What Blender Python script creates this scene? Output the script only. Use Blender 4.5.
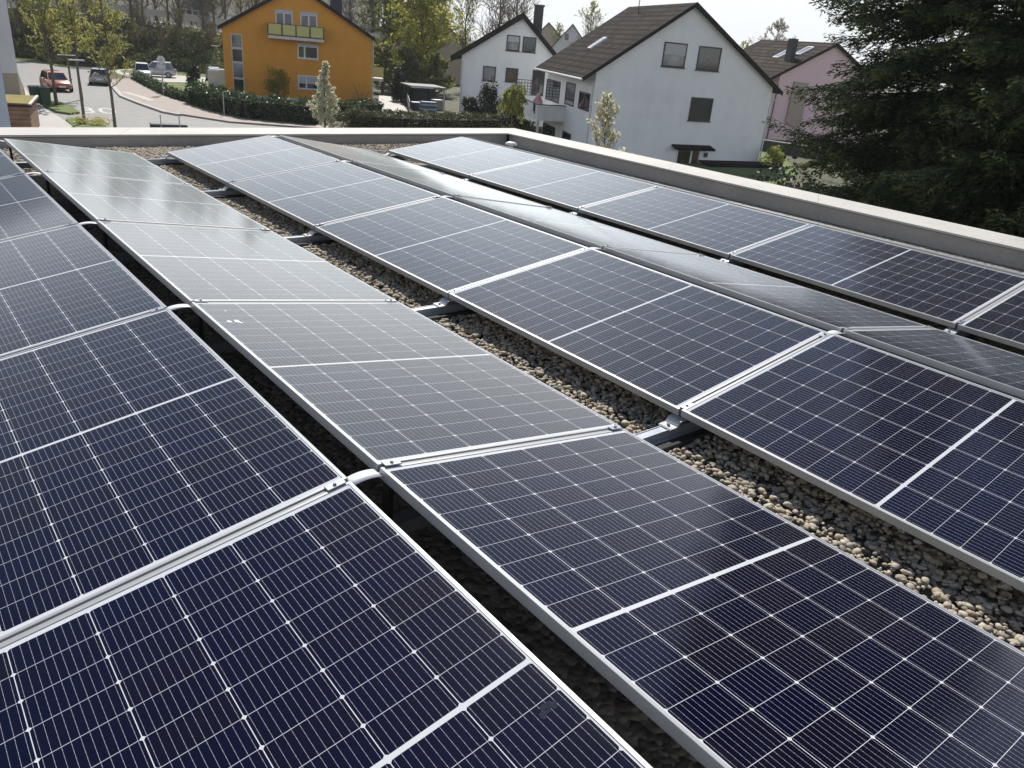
import bpy, math, random
import numpy as np
from mathutils import Vector, Matrix

# ------------------------------------------------------------------ camera, sky, sun, exposure
for o in list(bpy.data.objects): bpy.data.objects.remove(o)
S = bpy.context.scene
COL = S.collection
CAM = np.array([-1.0656, -1.8111, 1.2304]); YAW, PIT, ROL, FOC = 0.7111, 0.4163, 0.0925, 773.5
_f = np.array([math.sin(YAW)*math.cos(PIT), math.cos(YAW)*math.cos(PIT), -math.sin(PIT)])
_r0 = np.array([math.cos(YAW), -math.sin(YAW), 0.0]); _u0 = np.cross(_r0, _f)
_R = _r0*math.cos(ROL)+_u0*math.sin(ROL); _U = -_r0*math.sin(ROL)+_u0*math.cos(ROL)
cd = bpy.data.cameras.new('camera'); cam = bpy.data.objects.new('camera', cd); COL.objects.link(cam)
m = Matrix.Identity(4)
for i in range(3):
    m[i][0], m[i][1], m[i][2], m[i][3] = _R[i], _U[i], -_f[i], CAM[i]
cam.matrix_world = m
cd.sensor_width = 36; cd.lens = FOC/1024*36; cd.clip_end = 3000; cd.clip_start = 0.05
S.camera = cam
SUN_AZ, SUN_EL = math.radians(32), math.radians(47)      # azimuth from +Y towards +X
w = bpy.data.worlds.new('World'); S.world = w; w.use_nodes = True
nt = w.node_tree; sky = nt.nodes.new('ShaderNodeTexSky'); sky.sky_type = 'NISHITA'
sky.sun_disc = False; sky.sun_elevation = SUN_EL; sky.sun_rotation = SUN_AZ
sky.altitude = 200; sky.air_density = 1.0; sky.dust_density = 0.3; sky.ozone_density = 2.5
bg = nt.nodes['Background']; bg.inputs[1].default_value = 0.10
# pale haze that thickens towards the horizon, as on a bright hazy spring day
tc = nt.nodes.new('ShaderNodeTexCoord'); sx = nt.nodes.new('ShaderNodeSeparateXYZ'); nt.links.new(tc.outputs['Generated'], sx.inputs[0])
def wm(op, a, b_):
    nd = nt.nodes.new('ShaderNodeMath'); nd.operation = op
    for i_, x_ in enumerate((a, b_)):
        if isinstance(x_, (int, float)): nd.inputs[i_].default_value = x_
        else: nt.links.new(x_, nd.inputs[i_])
    return nd.outputs[0]
zc_ = wm('MINIMUM', wm('MAXIMUM', sx.outputs[2], 0.0), 1.0)
def wramp(stops):
    nd = nt.nodes.new('ShaderNodeValToRGB'); e_ = nd.color_ramp.elements
    while len(e_) < len(stops): e_.new(.5)
    for el, (p_, v_) in zip(e_, stops): el.position = p_; el.color = (v_, v_, v_, 1)
    nt.links.new(zc_, nd.inputs[0]); return nd.outputs[0]
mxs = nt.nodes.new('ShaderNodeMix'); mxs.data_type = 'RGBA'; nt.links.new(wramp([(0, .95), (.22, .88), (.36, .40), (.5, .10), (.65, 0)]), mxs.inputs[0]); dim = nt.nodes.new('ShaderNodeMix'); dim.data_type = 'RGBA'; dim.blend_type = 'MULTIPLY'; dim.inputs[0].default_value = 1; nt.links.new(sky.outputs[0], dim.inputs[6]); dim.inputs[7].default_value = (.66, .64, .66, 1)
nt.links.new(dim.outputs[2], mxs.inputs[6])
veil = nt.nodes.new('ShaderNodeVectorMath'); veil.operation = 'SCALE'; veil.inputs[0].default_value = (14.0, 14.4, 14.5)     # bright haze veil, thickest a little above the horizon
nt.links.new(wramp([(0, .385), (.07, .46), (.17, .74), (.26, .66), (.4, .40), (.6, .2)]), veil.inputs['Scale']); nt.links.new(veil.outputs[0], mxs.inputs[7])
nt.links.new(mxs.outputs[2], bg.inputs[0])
sl = bpy.data.lights.new('sun', 'SUN'); sl.energy = 3.9; sl.angle = math.radians(0.53); sl.color = (1, 0.95, 0.87)
so = bpy.data.objects.new('sun', sl); COL.objects.link(so)
sd = Vector((math.sin(SUN_AZ)*math.cos(SUN_EL), math.cos(SUN_AZ)*math.cos(SUN_EL), math.sin(SUN_EL)))
so.rotation_euler = sd.to_track_quat('Z', 'Y').to_euler(); so.location = (0, 0, 60)
S.view_settings.view_transform = 'Standard'; S.view_settings.look = 'None'
S.view_settings.exposure = 0.68; S.view_settings.gamma = 1.0
S.render.resolution_x, S.render.resolution_y = 1024, 768

# ------------------------------------------------------------------ helpers
rnd = random.Random(7); rng = np.random.default_rng(7)
ZG = -6.0                                                # street level, roof panels are near 0
def ray(u, v): return (u-512)/FOC*_R-(v-384)/FOC*_U+_f
def onz(u, v, z=ZG):
    d = ray(u, v); return Vector(CAM+d*(z-CAM[2])/d[2])
def atd(u, v, dist):
    d = ray(u, v); return Vector(CAM+d*dist/math.hypot(d[0], d[1]))
def tag(o, label=None, cat=None, group=None, kind=None):
    if label: o['label'] = label
    if cat: o['category'] = cat
    if group: o['group'] = group
    if kind: o['kind'] = kind
    return o
def empty(name, label, cat, loc=(0, 0, 0), rz=0, group=None):
    o = bpy.data.objects.new(name, None); COL.objects.link(o); o.location = loc; o.rotation_euler = (0, 0, rz)
    o.empty_display_size = 0.2
    return tag(o, label, cat, group)
def link(name, me, mats=None, parent=None):
    o = bpy.data.objects.new(name, me); COL.objects.link(o)
    if mats is not None:
        for mt in (mats if isinstance(mats, (list, tuple)) else [mats]): me.materials.append(mt)
    if parent: o.parent = parent
    return o
def dup(o, parent=None):
    c = o.copy(); COL.objects.link(c); c.parent = parent
    for ch in o.children: dup(ch, c)
    return c

class MB:
    def __init__(s): s.v = []; s.f = []; s.mi = []; s.cur = 0; s.sm = []; s.smooth = False
    def add(s, vs, fs):
        b = len(s.v); s.v += [tuple(p) for p in vs]
        for f in fs: s.f.append([i+b for i in f]); s.mi.append(s.cur); s.sm.append(s.smooth)
    def box(s, x0, x1, y0, y1, z0, z1, M=None):
        vs = [(x0,y0,z0),(x1,y0,z0),(x1,y1,z0),(x0,y1,z0),(x0,y0,z1),(x1,y0,z1),(x1,y1,z1),(x0,y1,z1)]
        if M is not None: vs = [M @ Vector(p) for p in vs]
        s.add(vs, [(0,3,2,1),(4,5,6,7),(0,1,5,4),(1,2,6,5),(2,3,7,6),(3,0,4,7)])
    def bevbox(s, x0, x1, y0, y1, z0, z1, b, M=None):
        vs = [];
        for z, d in ((z0, b), (z0+b, 0), (z1-b, 0), (z1, b)):
            vs += [(x0+d,y0+d,z),(x1-d,y0+d,z),(x1-d,y1-d,z),(x0+d,y1-d,z)]
        if M is not None: vs = [M @ Vector(p) for p in vs]
        fs = [(3,2,1,0),(12,13,14,15)]
        for k in range(3):
            for i in range(4): j = (i+1) % 4; fs.append((k*4+i, k*4+j, k*4+4+j, k*4+4+i))
        s.add(vs, fs)
    def prism(s, poly, z0, z1):                          # poly xy ccw
        n = len(poly)
        s.add([(p[0],p[1],z0) for p in poly]+[(p[0],p[1],z1) for p in poly],
              [tuple(range(n))[::-1], tuple(range(n, 2*n))]+[(i,(i+1)%n,n+(i+1)%n,n+i) for i in range(n)])
    def loft(s, rings, cap=True, closed=True):
        n = len(rings[0]); vs = [p for r in rings for p in r]; fs = []
        for k in range(len(rings)-1):
            for i in range(n if closed else n-1):
                j = (i+1) % n; fs.append((k*n+i, k*n+j, (k+1)*n+j, (k+1)*n+i))
        if cap: fs += [tuple(range(n))[::-1], tuple(range((len(rings)-1)*n, len(rings)*n))]
        s.add(vs, fs)
    def tube(s, pts, rad, n=6, cap=True):
        pts = [Vector(p) for p in pts]
        if not isinstance(rad, (list, tuple)): rad = [rad]*len(pts)
        rings = []
        for i, p in enumerate(pts):
            t = (pts[min(i+1, len(pts)-1)]-pts[max(i-1, 0)]).normalized()
            a = Vector((0,0,1)) if abs(t.z) < .9 else Vector((1,0,0))
            e1 = t.cross(a).normalized(); e2 = t.cross(e1)
            rings.append([p+(e1*math.cos(k*2*math.pi/n)+e2*math.sin(k*2*math.pi/n))*rad[i] for k in range(n)])
        s.loft(rings, cap)
    def cyl(s, c, r, z0, z1, n=12, M=None):
        rings = [[(c[0]+r*math.cos(k*2*math.pi/n), c[1]+r*math.sin(k*2*math.pi/n), z) for k in range(n)] for z in (z0, z1)]
        if M is not None: rings = [[M @ Vector(p) for p in q] for q in rings]
        s.loft(rings)
    def build(s, name, mats, parent=None):
        me = bpy.data.meshes.new(name); me.from_pydata(s.v, [], s.f)
        me.polygons.foreach_set('material_index', s.mi); me.polygons.foreach_set('use_smooth', s.sm); me.update()
        return link(name, me, mats, parent)

def quads_mesh(name, c, a, b, bend=0.0):
    """one small four-cornered leaf per row: centre c, half axes a and b"""
    n = len(c); v = np.empty((n, 4, 3), np.float32)
    v[:,0] = c-a; v[:,1] = c-b; v[:,2] = c+a; v[:,3] = c+b
    me = bpy.data.meshes.new(name); me.vertices.add(4*n); me.vertices.foreach_set('co', v.ravel())
    me.loops.add(4*n); me.loops.foreach_set('vertex_index', np.arange(4*n, dtype=np.int32))
    me.polygons.add(n); me.polygons.foreach_set('loop_start', np.arange(0, 4*n, 4, dtype=np.int32))
    me.polygons.foreach_set('loop_total', np.full(n, 4, np.int32)); me.update(calc_edges=True)
    return me
def rand_unit(n, g=rng):
    v = g.normal(size=(n, 3)); return v/np.linalg.norm(v, axis=1, keepdims=True)
def leaves(name, c, size, mat, parent, aspect=0.6, flat=0.0, g=rng):
    n = len(c); a = rand_unit(n, g); 
    if flat: a[:,2] *= (1-flat); a /= np.linalg.norm(a, axis=1, keepdims=True)
    b = np.cross(a, rand_unit(n, g)); b /= np.linalg.norm(b, axis=1, keepdims=True)+1e-9
    s = size*(0.6+0.8*g.random((n, 1)))
    return link(name, quads_mesh(name, c, a*s, b*s*aspect), mat, parent)

# ------------------------------------------------------------------ materials
class G:
    def __init__(s, name):
        s.m = bpy.data.materials.new(name); s.m.use_nodes = True; s.t = s.m.node_tree
        s.p = s.t.nodes['Principled BSDF']; s.out = s.t.nodes['Material Output']
    def n(s, typ, **kw):
        nd = s.t.nodes.new(typ)
        for k, v in kw.items(): setattr(nd, k, v)
        return nd
    def l(s, a, b): s.t.links.new(a, b)
    def math(s, op, a, b=None, c=None):
        nd = s.n('ShaderNodeMath', operation=op)
        for i, x in enumerate((a, b, c)):
            if x is None: continue
            if isinstance(x, (int, float)): nd.inputs[i].default_value = x
            else: s.l(x, nd.inputs[i])
        return nd.outputs[0]
    def mix(s, fac, a, b):
        nd = s.n('ShaderNodeMix', data_type='RGBA')
        for i, x in ((0, fac), (6, a), (7, b)):
            if isinstance(x, (int, float)): nd.inputs[i].default_value = x
            elif isinstance(x, tuple): nd.inputs[i].default_value = (*x, 1)[:4]
            else: s.l(x, nd.inputs[i])
        return nd.outputs[2]
    def coord(s, which='Object'): return s.n('ShaderNodeTexCoord').outputs[which]
    def noise(s, scale, detail=3, vec=None, rough=.55):
        nd = s.n('ShaderNodeTexNoise'); nd.inputs['Scale'].default_value = scale; nd.inputs['Detail'].default_value = detail
        nd.inputs['Roughness'].default_value = rough
        s.l(vec if vec is not None else s.coord(), nd.inputs['Vector']); return nd.outputs['Fac']
    def ramp(s, fac, stops):
        nd = s.n('ShaderNodeValToRGB'); e = nd.color_ramp.elements
        while len(e) < len(stops): e.new(0.5)
        for el, (p, c) in zip(e, stops): el.position = p; el.color = (*c, 1)
        s.l(fac, nd.inputs[0]); return nd.outputs[0]
    def bump(s, h, strength=.3, dist=.01):
        nd = s.n('ShaderNodeBump'); nd.inputs['Strength'].default_value = strength; nd.inputs['Distance'].default_value = dist
        s.l(h, nd.inputs['Height']); s.l(nd.outputs[0], s.p.inputs['Normal'])
    def base(s, x):
        if isinstance(x, tuple): s.p.inputs['Base Color'].default_value = (*x, 1)
        else: s.l(x, s.p.inputs['Base Color'])
    def set(s, **kw):
        for k, v in kw.items(): s.p.inputs[k.replace('_', ' ')].default_value = v
        return s
def mul(c, k): return tuple(x*k for x in c)
def plain(name, col, rough=.6, var=.12, scale=3.0, metal=0.0, bump=0.0, spec=.5, fine=None):
    g = G(name); n1 = g.noise(scale, 5)
    g.base(g.ramp(n1, [(.25, mul(col, 1-var)), (.75, mul(col, 1+var))])); g.set(Roughness=rough, Metallic=metal); g.p.inputs['Specular IOR Level'].default_value = spec
    if bump: g.bump(g.noise(fine or scale*12, 4), bump, .02)
    return g.m
def leafmat(name, c0, c1, trans=.35, rough=.55):
    g = G(name); geo = g.n('ShaderNodeNewGeometry')
    col = g.ramp(geo.outputs['Random Per Island'], [(0, c0), (1, c1)])
    g.base(col); g.set(Roughness=rough); g.p.inputs['Specular IOR Level'].default_value = .3 if rough < .8 else .08
    if trans:
        tr = g.n('ShaderNodeBsdfTranslucent'); g.l(col, tr.inputs[0]); mx = g.n('ShaderNodeMixShader'); mx.inputs[0].default_value = trans
        g.l(g.p.outputs[0], mx.inputs[1]); g.l(tr.outputs[0], mx.inputs[2]); g.l(mx.outputs[0], g.out.inputs[0])
    return g.m

PW, PL, PITCH = 1.125, 1.727, 1.742                       # module width, length and spacing along a row
def module_glass():
    g = G('solar_cells'); sep = g.n('ShaderNodeSeparateXYZ'); g.l(g.coord(), sep.inputs[0]); x, y = sep.outputs[0], sep.outputs[1]
    px, py, mid, gx, gy = .1823, .0922, .0125, .0021, .0013
    M = g.math
    xs = M('DIVIDE', M('SUBTRACT', x, (PW-6*px)/2), px)
    ya = M('SUBTRACT', M('ABSOLUTE', M('SUBTRACT', y, PL/2)), mid/2); ys = M('DIVIDE', ya, py)
    fx, fy = M('FRACT', xs), M('FRACT', ys)
    dx = M('MULTIPLY', M('SUBTRACT', .5, M('ABSOLUTE', M('SUBTRACT', fx, .5))), px)
    dy = M('MULTIPLY', M('SUBTRACT', .5, M('ABSOLUTE', M('SUBTRACT', fy, .5))), py)
    inr = M('MULTIPLY', M('MULTIPLY', M('GREATER_THAN', xs, 0), M('LESS_THAN', xs, 6)), M('MULTIPLY', M('GREATER_THAN', ys, 0), M('LESS_THAN', ys, 9)))
    cell = M('MULTIPLY', M('MULTIPLY', M('GREATER_THAN', dx, gx/2), M('GREATER_THAN', dy, gy/2)), M('MULTIPLY', M('GREATER_THAN', M('ADD', dx, dy), .0068), inr))
    bb = M('MULTIPLY', M('ABSOLUTE', M('SUBTRACT', M('FRACT', M('MULTIPLY', fx, 10)), .5)), px/10)
    pad = M('LESS_THAN', M('ABSOLUTE', M('SUBTRACT', M('FRACT', M('MULTIPLY', fy, 5)), .5)), .05)
    bw = M('ADD', .00030, M('MULTIPLY', pad, .0003))
    bus = M('MULTIPLY', M('LESS_THAN', bb, bw), inr)
    # one tone per cell
    cmb = g.n('ShaderNodeCombineXYZ'); g.l(M('FLOOR', xs), cmb.inputs[0]); g.l(M('FLOOR', M('DIVIDE', M('SUBTRACT', y, PL/2), py)), cmb.inputs[1])
    oi = g.n('ShaderNodeObjectInfo'); g.l(M('MULTIPLY', oi.outputs['Random'], 57.0), cmb.inputs[2])
    wn = g.n('ShaderNodeTexWhiteNoise', noise_dimensions='3D'); g.l(cmb.outputs[0], wn.inputs['Vector'])
    cc = g.ramp(wn.outputs['Value'], [(0, (.0016, .0022, .0145)), (.6, (.0020, .0023, .0125)), (1, (.0036, .0032, .0100))])
    # dry dust and water marks on the glass
    vec = g.n('ShaderNodeVectorMath', operation='ADD'); g.l(g.coord(), vec.inputs[0]); g.l(oi.outputs['Location'], vec.inputs[1])
    n1 = g.noise(2.3, 5, vec.outputs[0]); n2 = g.noise(160, 2, vec.outputs[0])
    back = g.mix(cell, (.50, .52, .54), cc)
    col = g.mix(M('MULTIPLY', bus, .8), back, (.46, .46, .52))
    sc = g.n('ShaderNodeSeparateColor'); g.l(oi.outputs['Color'], sc.inputs[0])
    n3 = g.noise(21, 4, vec.outputs[0], .65)
    ex_ = M('SUBTRACT', PW/2, M('ABSOLUTE', M('SUBTRACT', x, PW/2)))
    rim = M('MULTIPLY', M('MAXIMUM', M('SUBTRACT', 1.0, M('DIVIDE', ex_, .045)), 0.0), M('MULTIPLY', n3, .055))     # dirt left where rain runs off
    spot = M('MULTIPLY', M('MAXIMUM', M('SUBTRACT', n3, .63), 0.0), .09)
    dust = M('ADD', M('MULTIPLY', sc.outputs[0], M('ADD', .55, M('MULTIPLY', n1, .9))), M('ADD', rim, spot))
    col = g.mix(dust, col, (.36, .34, .29))
    g.base(col); g.set(Roughness=.08, IOR=1.34)
    g.l(M('ADD', .06, M('MULTIPLY', n1, .06)), g.p.inputs['Roughness'])
    # a weak wide lobe: dust scatters the low sun forwards
    gl = g.n('ShaderNodeBsdfGlossy'); gl.inputs['Roughness'].default_value = .45; gl.inputs['Color'].default_value = (.82, .92, .98, 1)
    mx = g.n('ShaderNodeMixShader'); lw = g.n('ShaderNodeLayerWeight'); lw.inputs['Blend'].default_value = .5
    graze = M('MULTIPLY', M('POWER', lw.outputs['Facing'], 6.0), M('MULTIPLY', sc.outputs[2], .15))          # a thin film scatters more the flatter it is seen
    g.l(M('ADD', graze, M('MULTIPLY', sc.outputs[1], M('ADD', .92, M('MULTIPLY', n2, .16)))), mx.inputs[0])
    g.l(g.p.outputs[0], mx.inputs[1]); g.l(gl.outputs[0], mx.inputs[2]); g.l(mx.outputs[0], g.out.inputs[0])
    return g.m
M_CELL = module_glass()
M_ALU = plain('anodised_aluminium', (.34, .35, .36), .42, .06, 8, metal=.35)
M_RAIL = plain('mill_aluminium', (.36, .385, .42), .36, .08, 14, metal=.7)
M_STRIP = plain('grey_joint_strip', (.27, .27, .265), .6, .06, 8)
M_ARCH = plain('pale_painted_strip', (.58, .59, .60), .35, .04, 10)
M_BACK = plain('white_backsheet', (.7, .7, .7), .5)
M_STEEL = plain('bolt_steel', (.35, .36, .38), .3, .1, 30, metal=.9)
M_RUBBER = plain('black_rubber', (.02, .02, .02), .85, .2, 20)
M_DROP = plain('bird_dropping', (.58, .61, .62), .8, .25, 60)

def gravelmat():
    g = G('roof_pebbles'); geo = g.n('ShaderNodeNewGeometry')
    c = g.ramp(geo.outputs['Random Per Island'], [(0, (.13, .125, .11)), (.25, (.27, .23, .17)), (.5, (.45, .37, .26)), (.75, (.34, .31, .26)), (.92, (.48, .43, .34)), (1, (.58, .54, .46))])
    n = g.noise(90, 4); c2 = g.mix(.35, c, g.ramp(n, [(.3, (.20, .17, .12)), (.7, (.50, .42, .31))]))
    g.base(c2); g.set(Roughness=.75); g.bump(g.noise(300, 3), .25, .003); return g.m
M_GRAVEL = gravelmat()
def gravelbed():
    g = G('gravel_bed'); vo = g.n('ShaderNodeTexVoronoi'); vo.inputs['Scale'].default_value = 42; g.l(g.coord(), vo.inputs['Vector'])
    sp = g.n('ShaderNodeSeparateColor'); g.l(vo.outputs['Color'], sp.inputs[0])
    c = g.ramp(sp.outputs[0], [(0, (.09, .085, .08)), (.5, (.22, .19, .15)), (1, (.36, .33, .28))])
    g.base(c); g.set(Roughness=.85); inv = g.math('SUBTRACT', 1.0, vo.outputs['Distance']); g.bump(inv, .8, .02); return g.m
M_BED = gravelbed()
def concrete(name, col, streak=.12):
    g = G(name); a = g.noise(1.6, 6); b = g.noise(22, 5)
    f = g.math('ADD', g.math('MULTIPLY', a, .6), g.math('MULTIPLY', b, .4))
    g.base(g.ramp(f, [(.32, mul(col, 1-streak*1.6)), (.5, col), (.7, mul(col, 1+streak))])); g.set(Roughness=.7); g.bump(b, .12, .006); return g.m
M_COPING = concrete('coping_sheet', (.43, .415, .385), .10)
M_PARA = concrete('parapet_render', (.30, .285, .27), .13)
M_DARKTRIM = plain('dark_flashing', (.10, .10, .10), .6)
def wallmat(name, col, stain=.1):
    g = G(name); a = g.noise(.35, 6); b = g.noise(1.4, 5)
    mp = g.n('ShaderNodeMapping'); mp.inputs['Scale'].default_value = (1.2, 1.2, .12); g.l(g.coord(), mp.inputs[0]); s = g.noise(1.0, 5, mp.outputs[0])
    f = g.math('ADD', g.math('MULTIPLY', a, .45), g.math('ADD', g.math('MULTIPLY', b, .2), g.math('MULTIPLY', s, .35)))
    g.base(g.ramp(f, [(.36, mul(col, 1-stain)), (.5, col), (.62, mul(col, 1+stain*.3))])); g.set(Roughness=.85); g.bump(g.noise(30, 4), .15, .01); return g.m
M_ORANGE = wallmat('orange_render', (.64, .285, .036), .1)
M_WHITE = wallmat('white_render', (.76, .77, .78), .10)
M_WHITE2 = wallmat('white_render_far', (.78, .79, .80), .08)
M_PINK = wallmat('pink_render', (.70, .52, .54), .08)
M_GREYWALL = wallmat('pale_grey_render', (.66, .66, .68), .05)
M_SHADEWALL = wallmat('shaded_bluish_render', (.52, .58, .66), .05)  # bluish tone of the wall in shade, put into the render colour
M_BROWNWALL = wallmat('sand_render', (.42, .35, .27), .1)
M_BEIGE = wallmat('beige_cladding', (.36, .31, .25), .15)
def tilemat(name, col):
    g = G(name); sp = g.n('ShaderNodeSeparateXYZ'); g.l(g.coord(), sp.inputs[0])
    row = g.math('FRACT', g.math('MULTIPLY', sp.outputs[2], 2.9)); colm = g.math('FRACT', g.math('MULTIPLY', sp.outputs[1], 3.2))
    a = g.noise(.6, 6); b = g.noise(5, 4)
    c = g.ramp(g.math('ADD', g.math('MULTIPLY', a, .5), g.math('MULTIPLY', b, .5)), [(.3, mul(col, .62)), (.5, col), (.72, mul(col, 1.5))])
    cb_ = g.n('ShaderNodeCombineXYZ'); g.l(g.math('FLOOR', g.math('MULTIPLY', sp.outputs[2], 2.9)), cb_.inputs[0]); g.l(g.math('FLOOR', g.math('MULTIPLY', sp.outputs[1], 1.1)), cb_.inputs[1])
    wn_ = g.n('ShaderNodeTexWhiteNoise', noise_dimensions='2D'); g.l(cb_.outputs[0], wn_.inputs['Vector']); c = g.mix(.5, c, g.ramp(wn_.outputs['Value'], [(0, mul(col, .55)), (1, mul(col, 1.75))]))
    edge = g.math('LESS_THAN', row, .34); c = g.mix(g.math('MULTIPLY', edge, .8), c, mul(col, .35))
    e2 = g.math('LESS_THAN', colm, .12); c = g.mix(g.math('MULTIPLY', e2, .3), c, mul(col, .4))
    g.base(c); g.set(Roughness=.9); g.p.inputs['Specular IOR Level'].default_value = .04; g.bump(row, .5, .05); return g.m
M_TILE = tilemat('brown_roof_tiles', (.036, .029, .025))
M_TILE2 = tilemat('dark_roof_tiles', (.034, .030, .028))
M_TILE3 = tilemat('grey_brown_roof_tiles', (.055, .044, .037))
M_WOODDK = plain('dark_stained_wood', (.028, .022, .019), .75, .2, 6, spec=.12)
M_FRAMEW = plain('white_window_frame', (.62, .63, .64), .4)
M_FRAMED = plain('dark_window_frame', (.035, .028, .026), .45)
M_BLIND = plain('grey_roller_blind', (.42, .43, .46), .6, .05, 4)
def glassmat(name, col, rough=.05):
    g = G(name); g.base(g.ramp(g.noise(.9, 3), [(.35, mul(col, .5)), (.65, mul(col, 1.4))])); g.set(Roughness=rough, IOR=1.6); g.p.inputs['Specular IOR Level'].default_value = .9; return g.m
M_GLASS = glassmat('window_glass', (.018, .026, .034))
M_GLASSB = glassmat('bronze_glass', (.05, .042, .032))
M_GLASSC = glassmat('curtained_glass', (.20, .21, .22))
M_SKYL = plain('skylight_frame', (.75, .76, .76), .25)
M_CHIM = plain('slate_clad_chimney', (.035, .035, .04), .6, .25, 5)
M_BALC = plain('yellow_balcony_panel', (.50, .47, .17), .5, .06, 3)
M_SLAB = plain('pale_concrete_slab', (.55, .54, .52), .7)
M_METALDK = plain('dark_grey_metal', (.06, .065, .07), .45, .1, 5, metal=.3)
M_METALLT = plain('galvanised_steel', (.45, .46, .47), .4, .1, 5, metal=.5)
M_ASPH = concrete('asphalt', (.185, .18, .172), .14)
M_PAVE = concrete('reddish_pavers', (.24, .195, .165), .14)
M_LOT = concrete('pale_pavers', (.36, .34, .31), .1)
M_KERB = concrete('kerb_stone', (.34, .33, .31), .1)
M_PAINT = plain('road_paint', (.42, .42, .40), .7, .15, 6)
def grassmat(name, a, b):
    g = G(name); n = g.noise(1.3, 6); n2 = g.noise(40, 3)
    f = g.math('ADD', g.math('MULTIPLY', n, .6), g.math('MULTIPLY', n2, .4)); g.base(g.ramp(f, [(.3, a), (.7, b)])); g.set(Roughness=.9); g.bump(n2, .6, .05); return g.m
M_GRASS = grassmat('spring_grass', (.065, .10, .018), (.15, .19, .04))
M_EARTH = grassmat('rough_ground', (.05, .055, .022), (.10, .095, .05))
M_BANK = grassmat('bank_soil', (.045, .042, .028), (.085, .082, .045))
M_SEDUM = grassmat('sedum_roof', (.16, .11, .02), (.26, .22, .05))
def barkmat(name, col):
    g = G(name); mp = g.n('ShaderNodeMapping'); mp.inputs['Scale'].default_value = (6, 6, 1.2); g.l(g.coord(), mp.inputs[0]); n = g.noise(2.5, 6, mp.outputs[0])
    g.base(g.ramp(n, [(.3, mul(col, .5)), (.7, mul(col, 1.4))])); g.set(Roughness=.9); g.bump(n, .6, .03); return g.m
M_BARK = barkmat('grey_bark', (.085, .068, .050))
M_SPBARK = barkmat('spruce_bark', (.028, .024, .020))
M_BARKY = barkmat('young_bark', (.13, .105, .075))
M_TWIG = barkmat('twig_bark', (.17, .135, .095))
M_LBUD = leafmat('yellow_green_buds', (.33, .34, .09), (.52, .50, .18), .6)
M_LSPR = leafmat('spring_leaves', (.30, .33, .05), (.54, .50, .09), .55)
M_LOLV = leafmat('olive_leaves', (.13, .155, .04), (.28, .28, .08), .5)
M_LHEDGE = leafmat('laurel_leaves', (.030, .060, .022), (.085, .125, .045), .25, .4)
M_LBOX = leafmat('box_leaves', (.055, .065, .025), (.12, .125, .05), .25)
M_LDARK = leafmat('dark_shrub_leaves', (.016, .026, .014), (.05, .055, .028), .15)
M_LBANK = leafmat('thicket_leaves', (.11, .125, .045), (.26, .27, .11), .45)
M_LBLOS = leafmat('cream_blossom', (.56, .54, .36), (.78, .76, .60), .5)
M_LBLOS2 = leafmat('white_blossom', (.45, .43, .38), (.68, .66, .60), .3)
M_LFORS = leafmat('forsythia_flowers', (.16, .13, .012), (.34, .27, .02), .35)
M_LWILL = leafmat('willow_leaves', (.24, .27, .05), (.42, .42, .10), .45)
M_NEEDLE = leafmat('spruce_needles', (.016, .030, .018), (.055, .072, .034), .2, .9)
M_NEEDLE2 = leafmat('spruce_tips', (.045, .065, .028), (.11, .125, .05), .2, .9)

# ------------------------------------------------------------------ the building we stand on
Z_GRAV, Z_COP = -0.262, -0.125
inL, inC = onz(0, 135, Z_COP), onz(508, 133.2, Z_COP)
inR = onz(1000, 243.7, Z_COP)
dF = (inL-inC).normalized(); dR = (inR-inC).normalized()
inL = inC+dF*11.5; inR = inC+dR*14.0
wF = abs((onz(250, 127.6, Z_COP+.012)-onz(250, 134, Z_COP)).dot(Vector((-dF.y, dF.x, 0))))
wR = abs((onz(820, 194.4, Z_COP+.012)-onz(820, 203.6, Z_COP)).dot(Vector((-dR.y, dR.x, 0))))
nF = Vector((dF.y, -dF.x, 0));  nF = nF if nF.y > 0 else -nF
nR = Vector((dR.y, -dR.x, 0));  nR = nR if nR.x > 0 else -nR
def isect(p, d, q, e):                                   # 2D line crossing
    k = ((q.x-p.x)*e.y-(q.y-p.y)*e.x)/(d.x*e.y-d.y*e.x); return p+d*k
outC = isect(inC+nF*wF, dF, inC+nR*wR, dR); outL = inL+nF*wF; outR = inR+nR*wR
b = MB(); fl = [outC+(inC-outC)*.5, inL+nF*wF*.5, Vector((inL.x, -5.5, 0)), Vector((inR.x+wR*.5, -5.5, 0))]
b.prism([(p.x, p.y) for p in fl], ZG, Z_GRAV-.05)
tag(b.build('flat_roof', M_BED), kind='structure')
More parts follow.
